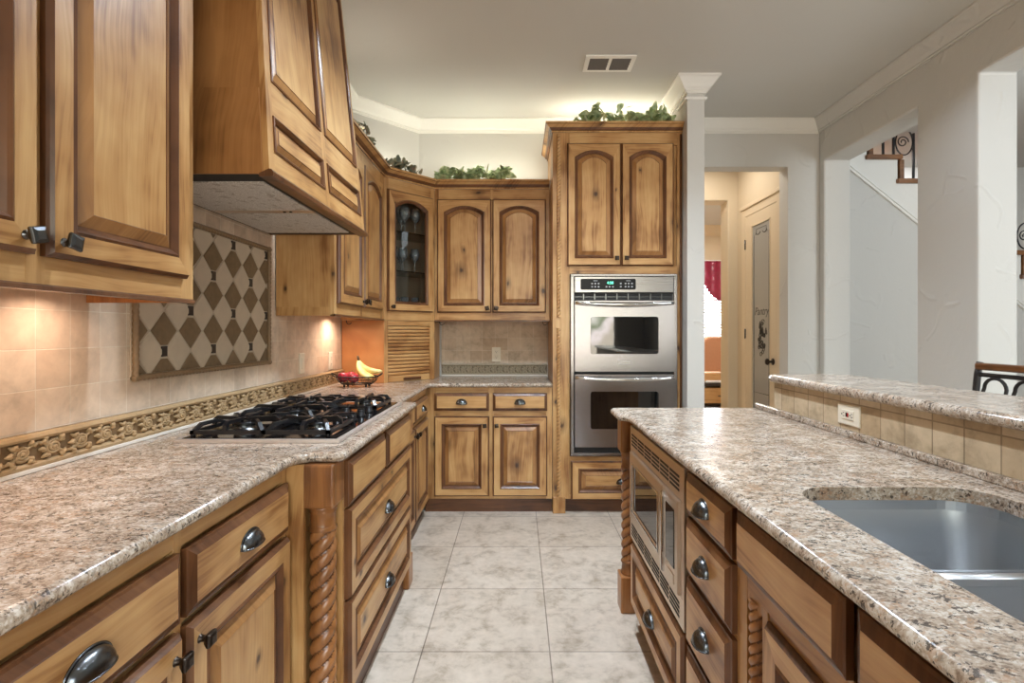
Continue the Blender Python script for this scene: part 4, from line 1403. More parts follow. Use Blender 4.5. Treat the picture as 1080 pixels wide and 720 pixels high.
for x, z in [(u, v) for u in (624, 627.3, 630.8) for v in (299.3, 302.6)] + [(u, 302.6) for u in (639, 642.3, 645.8)] + [(u, v) for u in (654, 659, 662.3, 665.8) for v in (299.2, 302.5)]:
    xx = (x - 546.4) / PXM - (.366 + 1.113) / 2
    bt.box(xx - .0055, xx + .0055, -.0352, -.0338, oz(z) - .005, oz(z) + .005)
for x, w in ((627.5, .030), (662, .030)):
    xx = (x - 546.4) / PXM - (.366 + 1.113) / 2
    bt.box(xx - w / 2, xx + w / 2, -.0352, -.0338, oz(296.6), oz(296.0))
obj('touch_keys', bt, M_GREY, parent=cpn)
def text(name, body, size, mat, parent, loc, rx=pi / 2, rz=0.0, ext=.0006, shear=0.0):
    cu = bpy.data.curves.new(name, 'FONT')
    cu.body = body
    cu.size = size
    cu.extrude = ext
    cu.align_x = 'CENTER'
    cu.align_y = 'CENTER'
    cu.shear = shear
    tmp = bpy.data.objects.new('tmp', cu)
    me = bpy.data.meshes.new_from_object(tmp)
    bpy.data.objects.remove(tmp)
    me.materials.clear()
    me.materials.append(mat)
    o = bpy.data.objects.new(name, me)
    COL.objects.link(o)
    o.parent = parent
    o.location = loc
    o.rotation_euler = (rx, 0, rz)
    return o
text('clock_digits', '4:58', .026, M_SCREEN, cpn, ((643 - 546.4) / PXM - (.366 + 1.113) / 2, -.0352, oz(298.6)))
vent = MB().box(-iw, iw, -.012, .0, oz(316.4), oz(309.2))
vb = obj('vent_slot', vent, M_DARK, parent=dv)
vs2 = MB()
for k in range(9):
    xx = -iw + .06 + k * .078
    vs2.box(xx, xx + .008, -.014, -.011, oz(316.0), oz(309.6))
vs2.box(-iw, iw, -.016, -.011, oz(313.3), oz(312.8))
obj('vent_bars', vs2, M_PEWTER, parent=vb)
def oven_door(ya, yb, wa, wb, hz, dark):
    d = MB()
    W0, W1, H0, H1 = -iw, iw, oz(yb), oz(ya)
    wx = .236
    outer = rrect(W0, W1, H0, H1, .006, 3)
    inner = rrect(-wx, wx, oz(wb), oz(wa), .016, 3)
    d.loops([[(x, 0, z) for x, z in outer], [(x, -.034, z) for x, z in outer], [(x * .996, -.040, z) for x, z in outer],
             [(x, -.040, z) for x, z in inner], [(x * .988, -.034, z) for x, z in inner]], [0, 0, 0, 0])
    o = obj('oven_door', d, M_SSV, parent=dv)
    wn_ = MB().prism([(x * .992, z) for x, z in inner], -.0355, -.020)
    obj('door_window', wn_, M_BLACKGLASS, parent=o)
    hp = [(-.338 + .676 * i / 24, -.046 - .034 * (1 - abs(2 * i / 24 - 1) ** 3.5), oz(hz) - .012 * (1 - abs(2 * i / 24 - 1) ** 2)) for i in range(25)]
    obj('door_handle', MB().tube(hp, [.0125 + .004 * (1 - abs(2 * i / 24 - 1)) for i in range(25)], 12, flat=1.0), M_CHROME, parent=o)
    return o
od = oven_door(317.2, 391.5, 334, 373, 319.6, False)
obj('badge_plate', MB().cbox(-.042, .042, -.0425, -.039, oz(383.8), oz(379.8), .001), M_SS, parent=od)
oven_door(394.4, 470.6, 412.3, 451.5, 397.5, True)
obj('lower_vent', MB().box(-iw, iw, -.014, .0, oz(476.8), oz(471.4)), M_DARK, parent=dv)

# ------------------------------------------------------------------ island cabinets
IF, IB = .500, 1.108
def isl_cab(name, label, ya, yb, cat='cabinet'):
    # local x runs toward the camera from world Y = yb; local -y faces the aisle
    t = thing(name, label, cat, (IB, yb, 0), -pi / 2)
    return t, yb - ya, -(IB - IF)
mcab, w, yf = isl_cab('island_cabinet', 'island end cabinet holding the built-in microwave, with twisted corner post', 1.512, 2.455)
MY_0, MY_1 = .225, .928     # microwave span, local x
MZ_0, MZ_1 = .402, .866
cm = MB().box(.10, MY_0 - .002, yf + .10, -.002, .10, CT0 - .001).box(.10, w, yf + .018, -.002, .10, MZ_0 - .002).box(.10, w, -.020, -.002, MZ_0, CT0 - .001).box(MY_1 + .002, w, yf + .018, -.002, MZ_0, CT0 - .001)
cm.box(.10, w, yf + .018, -.002, MZ_1 + .002, CT0 - .001).box(0.0, .10, yf + .12, -.002, .10, CT0 - .001)
obj('carcass', cm, M_WV, parent=mcab)
face_frame(mcab, .19, w, .10, CT0 - .001, yf, [(.19, MY_0 - .001), (MY_1 + .001, w)], [], name='face_frame')
for a, b in ((.10, .125), (.385, MZ_0 - .001), (MZ_1 + .001, CT0 - .001)):
    obj('face_rail', MB().box(MY_0 - .001, MY_1 + .001, yf + .0005, yf + .018, a, b, 1), WOODS, parent=mcab)
obj('toe_board', MB().box(.12, w - .001, yf + .03, yf + .05, 0, .10), M_TOE, parent=mcab)
turned_post(mcab, .058, yf - .002 + .012, 0, CT0 - .001, .090, hand=1, block=.16, foot=.165)
dr = door(mcab, 'drawer', .235, .118, .690, .262, yf, horiz=True, stile=.05)
cup_pull(dr, .345, .125, -.024)

mw_ = thing('microwave_oven', 'built-in stainless microwave with vented trim kit in the island', 'microwave', (IB, 2.455, 0), -pi / 2)
yt = yf - .004
a0, a1 = MY_0 - .010, MY_1 + .010
tk = MB()
tk.cbox(a0, a1, yt - .014, yt + .002, MZ_1 - .095, MZ_1 + .006, .002).cbox(a0, a1, yt - .014, yt + .002, MZ_0 - .006, MZ_0 + .085, .002)
tk.cbox(a0, a0 + .028, yt - .014, yt + .002, MZ_0 + .085, MZ_1 - .095, .002).cbox(a1 - .028, a1, yt - .014, yt + .002, MZ_0 + .085, MZ_1 - .095, .002)
tkit = obj('trim_kit', tk, M_BRONZE, parent=mw_)
for zz0, zz1, rows, nb in ((MZ_1 - .072, MZ_1 - .018, 4, 6), (MZ_0 + .014, MZ_0 + .068, 4, 6)):
    vv = MB()
    for k in range(nb):
        q0 = a0 + .030 + (a1 - a0 - .06) * k / nb
        q1 = q0 + (a1 - a0 - .06) / nb - .012
        for r in range(rows):
            z = zz0 + (zz1 - zz0) * r / rows
            vv.box(q0, q1, yt - .0150, yt - .0128, z, z + (zz1 - zz0) / rows * .55)
    obj('vent_slots', vv, M_DARK, parent=tkit)
obj('microwave_body', MB().box(a0 + .03, a1 - .03, yt + .0025, -.10, MZ_0 + .02, MZ_1 - .02), M_DARK, parent=mw_)
b0, b1 = a0 + .030, a1 - .030
bz0, bz1 = MZ_0 + .087, MZ_1 - .097
split = b0 + (b1 - b0) * .755
md = MB()
outer = [(b0, bz0), (split - .003, bz0), (split - .003, bz1), (b0, bz1)]
i0 = [(b0 + .055, bz0 + .045), (split - .058, bz0 + .045), (split - .058, bz1 - .045), (b0 + .055, bz1 - .045)]
md.loops([L3(outer, yt), L3(outer, yt - .020), L3([(x + (.004 if x < b0 + .1 else -.004), z + (.004 if z < bz0 + .1 else -.004)) for x, z in outer], yt - .024), L3(i0, yt - .024), L3([(x + (.006 if x < b0 + .1 else -.006), z + (.006 if z < bz0 + .1 else -.006)) for x, z in i0], yt - .018)], [0, 0, 0, 0])
mdo = obj('microwave_door', md, M_BRONZE, parent=mw_)
obj('door_window', MB().prism(i0, yt - .0195, yt - .012), M_BLACKGLASS, parent=mdo)
obj('window_trim', MB().loops([L3([(x - (.008 if x < b0 + .1 else -.008), z - (.008 if z < bz0 + .1 else -.008)) for x, z in i0], yt - .0245), L3([(x - (.006 if x < b0 + .1 else -.006), z - (.006 if z < bz0 + .1 else -.006)) for x, z in i0], yt - .027), L3(i0, yt - .027), L3(i0, yt - .022)], [0, 0, 0]), M_CHROME, parent=mdo)
mp = obj('control_panel', MB().cbox(split, b1, yt - .024, yt, bz0, bz1, .003), M_BRONZE, parent=mw_)
obj('control_glass', MB().cbox(split + .045, b1 - .030, yt - .0265, yt - .0235, bz0 + .065, bz1 - .035, .001), M_BLACKGLASS, parent=mp)
obj('open_bar', MB().cbox(split + .012, split + .026, yt - .034, yt - .0235, bz0 + .010, bz1 - .012, .003), M_CHROME, parent=mp)
obj('open_button', MB().cbox(split + .045, b1 - .030, yt - .0275, yt - .0235, bz0 + .018, bz0 + .048, .002), M_BRONZE, parent=mp)

dcab, w, yf = isl_cab('island_cabinet', 'island drawer stack of four drawers with cup pulls between microwave and sink', 1.180, 1.511)
obj('carcass', MB().box(0, w, yf + .018, -.002, .10, .620).box(0, w - .060, yf + .018, -.002, .620, CT0 - .001).box(w - .060, w, yf + .018, yf + .085, .620, CT0 - .001), M_WV, parent=dcab)
face_frame(dcab, 0, w, .10, CT0 - .001, yf, [(0, .012), (w - .012, w)], [(.10, .125), (.365, .388), (.565, .588), (.738, .756), (.870, CT0 - .001)])
obj('toe_board', MB().box(.001, w - .001, yf + .03, yf + .05, 0, .10), M_TOE, parent=dcab)
for z, h in ((.752, .118), (.582, .158), (.382, .186), (.120, .250)):
    dr = slab_drawer(dcab, 'drawer', .008, z, w - .016, h, yf)
    cup_pull(dr, (w - .016) / 2, h / 2 + .004, -.022, w=.074, h=.036, d=.028)

scab, w, yf = isl_cab('sink_cabinet', 'island sink base with tilt fronts and inset twisted columns beside its doors', .330, 1.179)
carc = MB().box(0, w, yf + .040, -.002, .10, .620).box(0, .018, yf + .040, yf + .085, .620, CT0 - .001).box(w - .018, w, yf + .040, -.002, .620, CT0 - .001)
carc.box(0, w, yf + .018, yf + .038, .702, CT0 - .001)
obj('carcass', carc, M_WV, parent=scab)
face_frame(scab, 0, w, .10, CT0 - .001, yf, [(0, .040), (w - .040, w)], [(.708, .750), (.872, CT0 - .001)])
f3 = MB()
f3.box(.110, .132, yf + .0008, yf + .040, .10, .708).box(w - .132, w - .110, yf + .0008, yf + .040, .10, .708).box(.132, w - .132, yf + .004, yf + .040, .690, .708, 1).box(.04, w - .04, yf + .002, yf + .04, .10, .125, 1)
obj('door_frame', f3, WOODS, parent=scab)
for x0_, x1_ in ((.040, .110), (w - .110, w - .040)):
    pts = [(x0_, .708), (x1_, .708)] + [(x1_ - (x1_ - x0_) * k / 8, .690 - .016 * sin(pi * k / 8)) for k in range(9)]
    obj('valance_bracket', MB().prism(pts[::-1], yf + .001, yf + .022, mat=0), WOODS, parent=scab)
for x, ww in ((.018, .385), (.430, .385)):
    slab_drawer(scab, 'tilt_front', x, .752, ww, .122, yf)
for cxp, hd_ in ((.075, 1), (w - .075, -1)):
    cp_ = obj('twist_column', twist(.585, .0205, .070, 3, .62, (cxp, yf + .010, .115), n=30, hand=hd_, groove=1), [M_POST, M_GL], parent=scab)
for x, side in ((.136, 'r'), (.426, 'l')):
    dd = door(scab, 'door', x, .118, .286, .575, yf + .010)
    knob(dd, .258 if side == 'r' else .028, .50, -.022)
obj('toe_board', MB().box(.001, w - .001, yf + .06, yf + .08, 0, .10), M_TOE, parent=scab)

ecab, w, yf = isl_cab('island_cabinet', 'plain island cabinet with one door past the sink, closest to the camera', -.24, .329)
carcass(ecab, 0, w, yf + .018, -.002, .10, CT0 - .001)
face_frame(ecab, 0, w, .10, CT0 - .001, yf, [(0, .03), (w - .03, w)], [(.10, .125), (.70, .745), (.872, CT0 - .001)])
slab_drawer(ecab, 'drawer', .02, .752, w - .04, .120, yf)
dd = door(ecab, 'door', .02, .118, w - .04, .575, yf)
knob(dd, .03, .50, -.022)
obj('toe_board', MB().box(.001, w - .001, yf + .03, yf + .05, 0, .10), M_TOE, parent=ecab)

# ------------------------------------------------------------------ undermount sink
sn = thing('kitchen_sink', 'undermount stainless double-bowl sink in the island granite', 'sink', ((SKX0 + SKX1) / 2, (SKY0 + SKY1) / 2, 0), 0)
scx, scy = (SKX0 + SKX1) / 2, (SKY0 + SKY1) / 2
sx0, sx1, sy0, sy1 = SKX0 - scx - .004, SKX1 - scx + .004, SKY0 - scy - .004, SKY1 - scy + .004
rimz = CT0 - .0008
divy0, divy1 = .852 - scy, .888 - scy
def ring(pts, z):
    return [(x, y, z) for x, y in pts]
rim = MB()
o1, o2 = rrect(sx0 - .018, sx1 + .018, sy0 - .018, sy1 + .018, .095, 7), rrect(sx0, sx1, sy0, sy1, .085, 7)
rim.loops([ring(o1, rimz - .003), ring(o1, rimz), ring(o2, rimz), ring(o2, rimz - .022)], [0, 0, 0], smooth=False)
obj('sink_rim', rim, M_SINK, parent=sn)
def bowl(y0, y1, depth):
    mb = MB()
    zt_ = rimz - .020
    L = []
    for ins, z, r in ((-.001, zt_ + .002, .085), (0.0, zt_ - .004, .083), (.002, zt_ - .05, .080), (.004, zt_ - depth + .05, .076), (.010, zt_ - depth + .022, .070), (.022, zt_ - depth + .007, .058), (.042, zt_ - depth, .042)):
        L.append(ring(rrect(sx0 + ins, sx1 - ins, y0 + ins, y1 - ins, r, 7), z))
    mb.loops(L, [0] * 6, fill=0, smooth=True)
    b = obj('bowl', mb, M_SINK, parent=sn, fixn=True)
    yc = (y0 + y1) / 2
    obj('drain', MB().lathe([(.044, zt_ - depth + .0005), (.042, zt_ - depth + .003), (.030, zt_ - depth + .001), (.006, zt_ - depth + .0025)], 20, c=(0, yc, 0)), M_CHROME, parent=b)
bowl(divy1, sy1, .205)
bowl(sy0, divy0, .175)
dvd = MB()
prof = []
for k in range(9):
    a = pi * k / 8
    prof.append(((divy0 + divy1) / 2 + (divy1 - divy0) / 2 * 1.02 * cos(a), rimz - .030 + .012 * sin(a)))
dvd.prism(prof, sx0 + .0, sx1 - .0, axis='X')
for i in range(len(dvd.s)):
    dvd.s[i] = True
obj('bowl_divider', dvd, M_SINK, parent=sn, bev=.0)
web_ = MB().prism([(sx0, divy0), (sx0 + .09, divy0), (sx0 + .03, (divy0 + divy1) / 2), (sx0 + .09, divy1), (sx0, divy1)], rimz - .032, rimz - .0205, axis='Z')

# ------------------------------------------------------------------ stemware in the corner cabinet
def stem(h, r, base, name='wine_glass'):
    zc = h * .46
    prof = [(base, 0), (base, .002), (.006, .007), (.004, .02), (.0038, zc - .012), (.008, zc), (r * .75, zc + (h - zc) * .22), (r, zc + (h - zc) * .5), (r * .82, h), (r * .79, h), (r * .96, zc + (h - zc) * .5), (r * .70, zc + (h - zc) * .25), (.003, zc + .012)]
    return obj(name, MB().lathe(prof, 18, capt=True), M_DRINK)
def tumbler(h, r):
    return obj('tumbler', MB().lathe([(r * .8, 0), (r, h), (r * .94, h), (r * .74, .012), (.002, .011)], 18), M_DRINK)
ux, uy = cos(DIAG), sin(DIAG)
def ccp(s, d):     # s along the door, d behind it
    th = cc.rotation_euler[2]
    return (UF + s * cos(th) - d * sin(th), 3.656 + s * sin(th) + d * cos(th))
wg = stem(.195, .041, .036)
wg2 = stem(.175, .036, .034)
tb_ = tumbler(.125, .034)
first = {0: True, 1: True, 2: True}
specs = []
top = [(0, s, d) for s, d in ((.125, .085), (.225, .075), (.325, .085), (.17, .19), (.275, .19))]
mid = [(1, s, d) for s, d in ((.125, .075), (.215, .085), (.315, .075), (.17, .19), (.270, .19))]
low = [(2, s, d) for s, d in ((.135, .080), (.225, .075), (.320, .085), (.18, .18), (.275, .18))]
names = {0: ('long-stemmed wine glass on the top shelf of the glass-door cabinet', 'wine glasses on the top shelf'),
         1: ('shorter wine glass on the middle shelf of the glass-door cabinet', 'wine glasses on the middle shelf'),
         2: ('clear tumbler at the bottom of the glass-door cabinet', 'tumblers in the corner cabinet')}
for lst, zz in ((top, SHELVES[2] + .001), (mid, SHELVES[1] + .001), (low, SHELVES[0] + .001)):
    for k, s, d in lst:
        src = (wg, wg2, tb_)[k]
        o = src
        if not first[k]:
            o = src.copy()
            COL.objects.link(o)
        first[k] = False
        x, y = ccp(s, d)
        o.location = (x, y, zz)
        tag(o, names[k][0], 'glass', names[k][1])

# ------------------------------------------------------------------ fruit basket
FBX, FBY, FZ = -1.050, 3.40, CT1 + .0008
fbk = thing('fruit_basket', 'oval black wire fruit basket on the granite in the corner', 'basket', (FBX, FBY, FZ), 0)
def oval(a, b, z, n=28):
    return [(a * cos(2 * pi * k / n), b * sin(2 * pi * k / n), z) for k in range(n)]
wb = MB()
for a, b, z, r in ((.138, .092, .068, .004), (.130, .085, .050, .002), (.118, .074, .034, .002), (.100, .056, .020, .003)):
    wb.tube(oval(a, b, z), r, 6, closed=True)
for k in range(22):
    an = 2 * pi * k / 22
    wb.tube([(.138 * cos(an), .092 * sin(an), .068), (.128 * cos(an + .12), .084 * sin(an + .12), .046), (.10 * cos(an), .056 * sin(an), .020), (.05 * cos(an), .028 * sin(an), .015), (0, 0, .014)], .0018, 5)
obj('wire_bowl', wb, M_WIRE, parent=fbk)
for s in (-1, 1):
    hp = [(s * (.136 + .030 * sin(pi * k / 10)), -.03 + .06 * k / 10, .068 + .020 * sin(pi * k / 10)) for k in range(11)]
    obj('scroll_handle', MB().tube(hp, .0035, 6), M_WIRE, parent=fbk)
for s in (-1, 1):
    for q in (-1, 1):
        obj('foot', MB().lathe([(.003, 0), (.008, .004), (.008, .010), (.004, .020)], 8, c=(s * .07, q * .036, 0)), M_WIRE, parent=fbk)

def apple_mat():
    g = NG('red_apple_skin')
    x, y, z = g.sep(g.obj())
    n = g.noise(g.comb(g.math('MULTIPLY', x, 60.0), g.math('MULTIPLY', y, 60.0), g.math('MULTIPLY', z, 10.0)), 1.0, 3.0)
    c = g.ramp(n, [(0.35, srgb(112, 14, 34)), (0.55, srgb(158, 24, 46)), (0.75, srgb(190, 62, 70))])
    return g.fin(c, 0.22, 0.0, 0.5, 0.3)
M_APPLE = apple_mat()
def banana_mat():
    g = NG('banana_skin')
    n = g.noise(g.obj(), 26.0, 3.0)
    c = g.ramp(n, [(0.3, srgb(222, 188, 96)), (0.5, srgb(240, 216, 138)), (0.7, srgb(247, 232, 178))])
    return g.fin(c, 0.4)
M_BAN = banana_mat()
def apple(x, y, z, r, label):
    prof = []
    for k in range(17):
        a = -pi / 2 + pi * k / 16
        rr2 = r * cos(a) * (1.0 + .06 * sin(a))
        zz2 = r * .92 * sin(a)
        dip = .22 * r * math.exp(-(rr2 / (r * .34)) ** 2)
        zz2 += dip if a < 0 else -dip
        prof.append((max(rr2, .0006), zz2))
    o = obj('red_apple', MB().lathe(prof, 24), M_APPLE, loc=(x, y, z))
    tag(o, label, 'apple', 'apples in the wire basket')
    obj('stem', MB().tube([(0, 0, r * .62), (.002, 0, r * .9), (.006, .002, r * 1.1)], .0016, 6), M_VINE, parent=o)
    return o
apple(FBX - .080, FBY - .022, FZ + .064, .038, 'red apple at the wall end of the fruit basket')
apple(FBX - .012, FBY - .034, FZ + .060, .036, 'red apple in the basket beside the bananas')
apple(FBX - .050, FBY + .044, FZ + .066, .036, 'red apple tucked behind the other two in the basket')
bn = thing('banana_bunch', 'bunch of ripe yellow bananas standing in the wire basket', 'bananas', (FBX + .010, FBY + .018, FZ), 0)
top_p = Vector((-.010, .012, .175))
ends = [((.150, .000, .100), .05), ((.105, -.030, .066), .02), ((.095, -.058, .060), .01), ((.085, .040, .060), -.01)]
for (ex, ey, ez), bow in ends:
    e = Vector((ex, ey, ez))
    ctrl = (top_p + e) / 2 + Vector((-.03 - abs(ex) * .15, -.01, -.045))
    pts, rad = [], []
    for k in range(15):
        t_ = k / 14
        p = top_p * (1 - t_) ** 2 + ctrl * 2 * t_ * (1 - t_) + e * t_ ** 2
        pts.append(p)
        rad.append(.005 + .0150 * (sin(pi * min(1, max(0, (t_ - .05) / .95))) ** .45 if .06 < t_ < .995 else .0))
    obj('banana', MB().tube(pts, rad, 7), M_BAN, parent=bn)
obj('stalk', MB().tube([top_p + Vector((.004, -.002, -.012)), top_p + Vector((-.002, 0, .010)), top_p + Vector((-.006, .002, .026))], [.009, .008, .006], 8), M_VINE, parent=bn)

# small hooks under the wall cabinets
def hook(x, y, label):
    p = [(x, y, 1.353), (x, y, 1.340), (x + .006, y, 1.330), (x + .018, y, 1.326), (x + .030, y, 1.332), (x + .034, y, 1.340)]
    tag(obj('cup_hook', MB().tube(p, .003, 6), M_WIRE), label, 'hook')
hook(-1.20, 3.648, 'small black hook under the wall cabinet near the fruit basket')
hook(-.600, 3.995, 'small black hook under the back wall cabinet, at its garage end')
hook(.190, 3.995, 'small black hook under the back wall cabinet, at its oven end')

# ------------------------------------------------------------------ ivy on the cabinets
def leaf_poly(s):
    # five-lobed ivy outline
    pts = []
    for k in range(21):
        a = -pi + 2 * pi * k / 20 + 0.0
        r = s * (.55 + .38 * max(0, cos(2.5 * a)) ** 1.2)
        pts.append((r * sin(a), r * cos(a)))
    return pts[:-1]
def garland(name, label, pts, n, size, mat, z, spread, seed, hmax):
    random.seed(seed)
    t = thing(name, label, 'ivy', (pts[0][0], pts[0][1], z), 0)
    vine = MB()
    vv_ = [(p[0] - pts[0][0], p[1] - pts[0][1], .006 + random.random() * .018) for p in pts]
    obj('vine', MB().tube(vv_, .004, 6), M_VINE, parent=t)
    lf = MB()
    for k in range(n):
        u = random.random() * (len(pts) - 1)
        i = min(int(u), len(pts) - 2)
        f = u - i
        px_ = pts[i][0] + (pts[i + 1][0] - pts[i][0]) * f - pts[0][0] + random.uniform(-spread, spread)
        py_ = pts[i][1] + (pts[i + 1][1] - pts[i][1]) * f - pts[0][1] + random.uniform(-spread, spread)
        env = .35 + .65 * abs(sin(u * 2.1 + seed))
        pz_ = size * .55 + random.random() ** 1.4 * hmax * env
        s = size * random.uniform(.65, 1.1)
        M = Matrix.Translation((px_, py_, pz_)) @ Matrix.Rotation(random.uniform(0, 2 * pi), 4, 'Z') @ Matrix.Rotation(random.uniform(.3, 1.5), 4, 'X') @ Matrix.Rotation(random.uniform(0, 6.3), 4, 'Z')
        pl = leaf_poly(s)
        vs = [M @ Vector((0, 0, s * .12))] + [M @ Vector((a, b, -s * .10 * (abs(a) / s))) for a, b in pl]
        vs = [Vector((v.x, v.y, max(v.z, .003))) for v in vs]
        m_ = len(pl)
        lf.add(vs, [(0, 1 + q, 1 + (q + 1) % m_) for q in range(m_)], 0, True)
    obj('foliage', lf, mat, parent=t, fixn=False)
    return t
ZU = UZ1 + .063
garland('ivy_garland', 'green ivy garland along the top of the back wall cabinet', [(-.62, 4.01), (-.46, 3.985), (-.35, 3.995), (-.2, 3.985), (-.08, 4.0)], 150, .044, M_LEAF, ZU, .03, 3, .085)
garland('ivy_garland', 'sparse dark ivy sprig on top of the glass-door corner cabinet', [(-.93, 3.70), (-.86, 3.76), (-.80, 3.82), (-.75, 3.87)], 34, .042, M_LEAFD, ZU, .03, 5, .07)
garland('ivy_garland', 'brown-green ivy sprig on the wall cabinet next to the hood', [(-.96, 3.02), (-.95, 3.20), (-.97, 3.36)], 30, .055, M_LEAFD, ZU, .03, 9, .12)
garland('ivy_garland', 'green ivy garland on top of the oven tower', [(.40, 3.70), (.55, 3.69), (.70, 3.70), (.85, 3.70), (.98, 3.70), (1.08, 3.70)], 105, .05, M_LEAF, 2.735, .035, 12, .12)

# ------------------------------------------------------------------ ceiling vent
VX0, VX1, VY0, VY1 = .425, .742, 3.250, 3.445
cv = thing('ceiling_vent', 'white rectangular air vent in the kitchen ceiling', 'vent', ((VX0 + VX1) / 2, (VY0 + VY1) / 2, CEIL), 0)
vw, vd = (VX1 - VX0) / 2, (VY1 - VY0) / 2
f = MB()
for a, b, c, d in ((-vw, vw, -vd, -vd + .028), (-vw, vw, vd - .028, vd), (-vw, -vw + .028, -vd + .028, vd - .028), (vw - .028, vw, -vd + .028, vd - .028), (-.010, .010, -vd + .028, vd - .028)):
    f.box(a, b, c, d, -.010, -.0005)
obj('vent_frame', f, M_WHITE, parent=cv)
obj('duct_opening', MB().box(-vw + .02, vw - .02, -vd + .02, vd - .02, -.002, -.0006), M_DARK, parent=cv)
sl = MB()
for k in range(5):
    y = -vd + .036 + k * (2 * vd - .072) / 4
    for x0_, x1_ in ((-vw + .028, -.010), (.010, vw - .028)):
        sl.add([(x0_, y - .009, -.004), (x1_, y - .009, -.004), (x1_, y + .006, -.013), (x0_, y + .006, -.013), (x0_, y - .008, -.003), (x1_, y - .008, -.003), (x1_, y + .007, -.012), (x0_, y + .007, -.012)],
               [(0, 1, 2, 3), (7, 6, 5, 4), (0, 4, 5, 1), (3, 2, 6, 7), (0, 3, 7, 4), (1, 5, 6, 2)])
obj('louvre_slats', sl, M_SLAT, parent=cv)

# ------------------------------------------------------------------ pantry door in the hall
PY0, PY1, PZ = 4.50, 5.13, 2.40
pd = MB()
cas = .075
for a, b, c, d in ((PY0 - cas, PY0 + .01, 0, PZ + .01), (PY1 - .01, PY1 + cas, 0, PZ + .01), (PY0 - cas, PY1 + cas, PZ, PZ + cas)):
    pd.box(HX - .018, HX - .0005, a, b, c, d)
pd.box(HX - .034, HX - .0005, PY0 - cas - .012, PY1 + cas + .012, PZ + cas, PZ + cas + .035)
struct('trim_9', pd, M_TANTRIM, bev=.004)
pt = obj('door_1', MB(), M_TANTRIM)
bpy.data.objects.remove(pt)
dm = MB()
gl0, gl1, gz0_, gz1_ = .135, .500, .30, 2.28
pw = PY1 - PY0 - .024
# local: x from hinge (far) toward the camera; faces -X world
for a, b, c, d in ((0, gl0, 0, PZ - .012), (gl1, pw, 0, PZ - .012), (gl0, gl1, 0, gz0_), (gl0, gl1, gz1_, PZ - .012)):
    dm.box(a, b, -.016, -.0005, c, d)
dro = struct('door_1', dm, M_TANTRIM, loc=(HX, PY1 - .012, .008), rot=-pi / 2)
obj('etched_glass', MB().box(gl0 - .003, gl1 + .003, -.010, -.004, gz0_ - .003, gz1_ + .003), M_FROST, parent=dro)
mm = MB()
for ins, th in ((.0, .010),):
    for a, b, c, d in ((gl0, gl0 + th, gz0_, gz1_), (gl1 - th, gl1, gz0_, gz1_), (gl0, gl1, gz0_, gz0_ + th), (gl0, gl1, gz1_ - th, gz1_)):
        mm.box(a, b, -.020, -.0105, c, d)
obj('glazing_bead', mm, M_TANTRIM, parent=dro)
M_ETCH = plain('dark_etching', (62, 58, 54), 0.6)
gcx = (gl0 + gl1) / 2
text('pantry_lettering', 'Pantry', .105, M_ETCH, dro, (gcx, -.0108, 1.455), ext=.0002, shear=.3)
em = MB()
def line(pts, r=.0025):
    em.tube([(a, -.0108, b) for a, b in pts], r, 5)
i0_, i1_, j0_, j1_ = gl0 + .035, gl1 - .035, gz0_ + .06, gz1_ - .05
cn = .05
def corner(cx_, cz_, sx, sz):
    return [(cx_ + sx * cn * (1 - cos(a)), cz_ + sz * cn * (1 - sin(a))) for a in [pi / 2 * k / 8 for k in range(9)]]
border = ([(i0_ + cn, j0_)] + [(i1_ - cn, j0_), (i1_ - cn, j0_ + cn), (i1_, j0_ + cn), (i1_, j1_ - cn), (i1_ - cn, j1_ - cn), (i1_ - cn, j1_), (i0_ + cn, j1_), (i0_ + cn, j1_ - cn), (i0_, j1_ - cn), (i0_, j0_ + cn), (i0_ + cn, j0_ + cn), (i0_ + cn, j0_)])
line(border)
for s in (-1, 1):
    line([(gcx + s * (.02 + .09 * k / 10), j1_ - .035 - .02 * sin(pi * k / 10)) for k in range(11)], .004)
line([(i0_, j0_ + .34), (i1_, j0_ + .34)])
random.seed(4)
# bunch of fruit with leaves and a curling tendril
for k in range(26):
    a = random.uniform(0, 2 * pi)
    r = sqrt(random.random())
    cz_ = 1.20 + r * .15 * sin(a)
    cx_ = gcx + r * .075 * cos(a) * (1.15 - (1.32 - cz_) * 1.2)
    em.tube([(cx_ + .017 * cos(2 * pi * q / 10), -.0108, cz_ + .017 * sin(2 * pi * q / 10)) for q in range(10)], .0035, 5, closed=True)
for k in range(5):
    cx_, cz_ = gcx + random.uniform(-.09, .09), 1.30 + random.uniform(-.05, .06)
    em.prism([(cx_ + a * .9, cz_ + b * .9) for a, b in leaf_poly(.042)], -.0112, -.0104)
line([(gcx + .03 + .03 * cos(a), 1.36 + .02 * sin(a)) for a in [k * .5 for k in range(12)]], .003)
obj('etched_motif', em, M_ETCH, parent=dro)
for zz in (.35, 1.25, 2.12):
    obj('hinge', MB().box(-.014, .006, -.021, -.0165, zz - .045, zz + .045).tube([(-.004, -.022, zz - .048), (-.004, -.022, zz + .048)], .005, 8), M_PEWTER, parent=dro)
obj('door_knob', MB().lathe([(.030, .0165), (.030, .022), (.010, .026), (.010, .050), (.026, .058), (.030, .070), (.022, .082), (.002, .086)], 20, c=(pw - .055, 0, 1.005), axis='Y'), M_DKBRONZE, parent=dro)

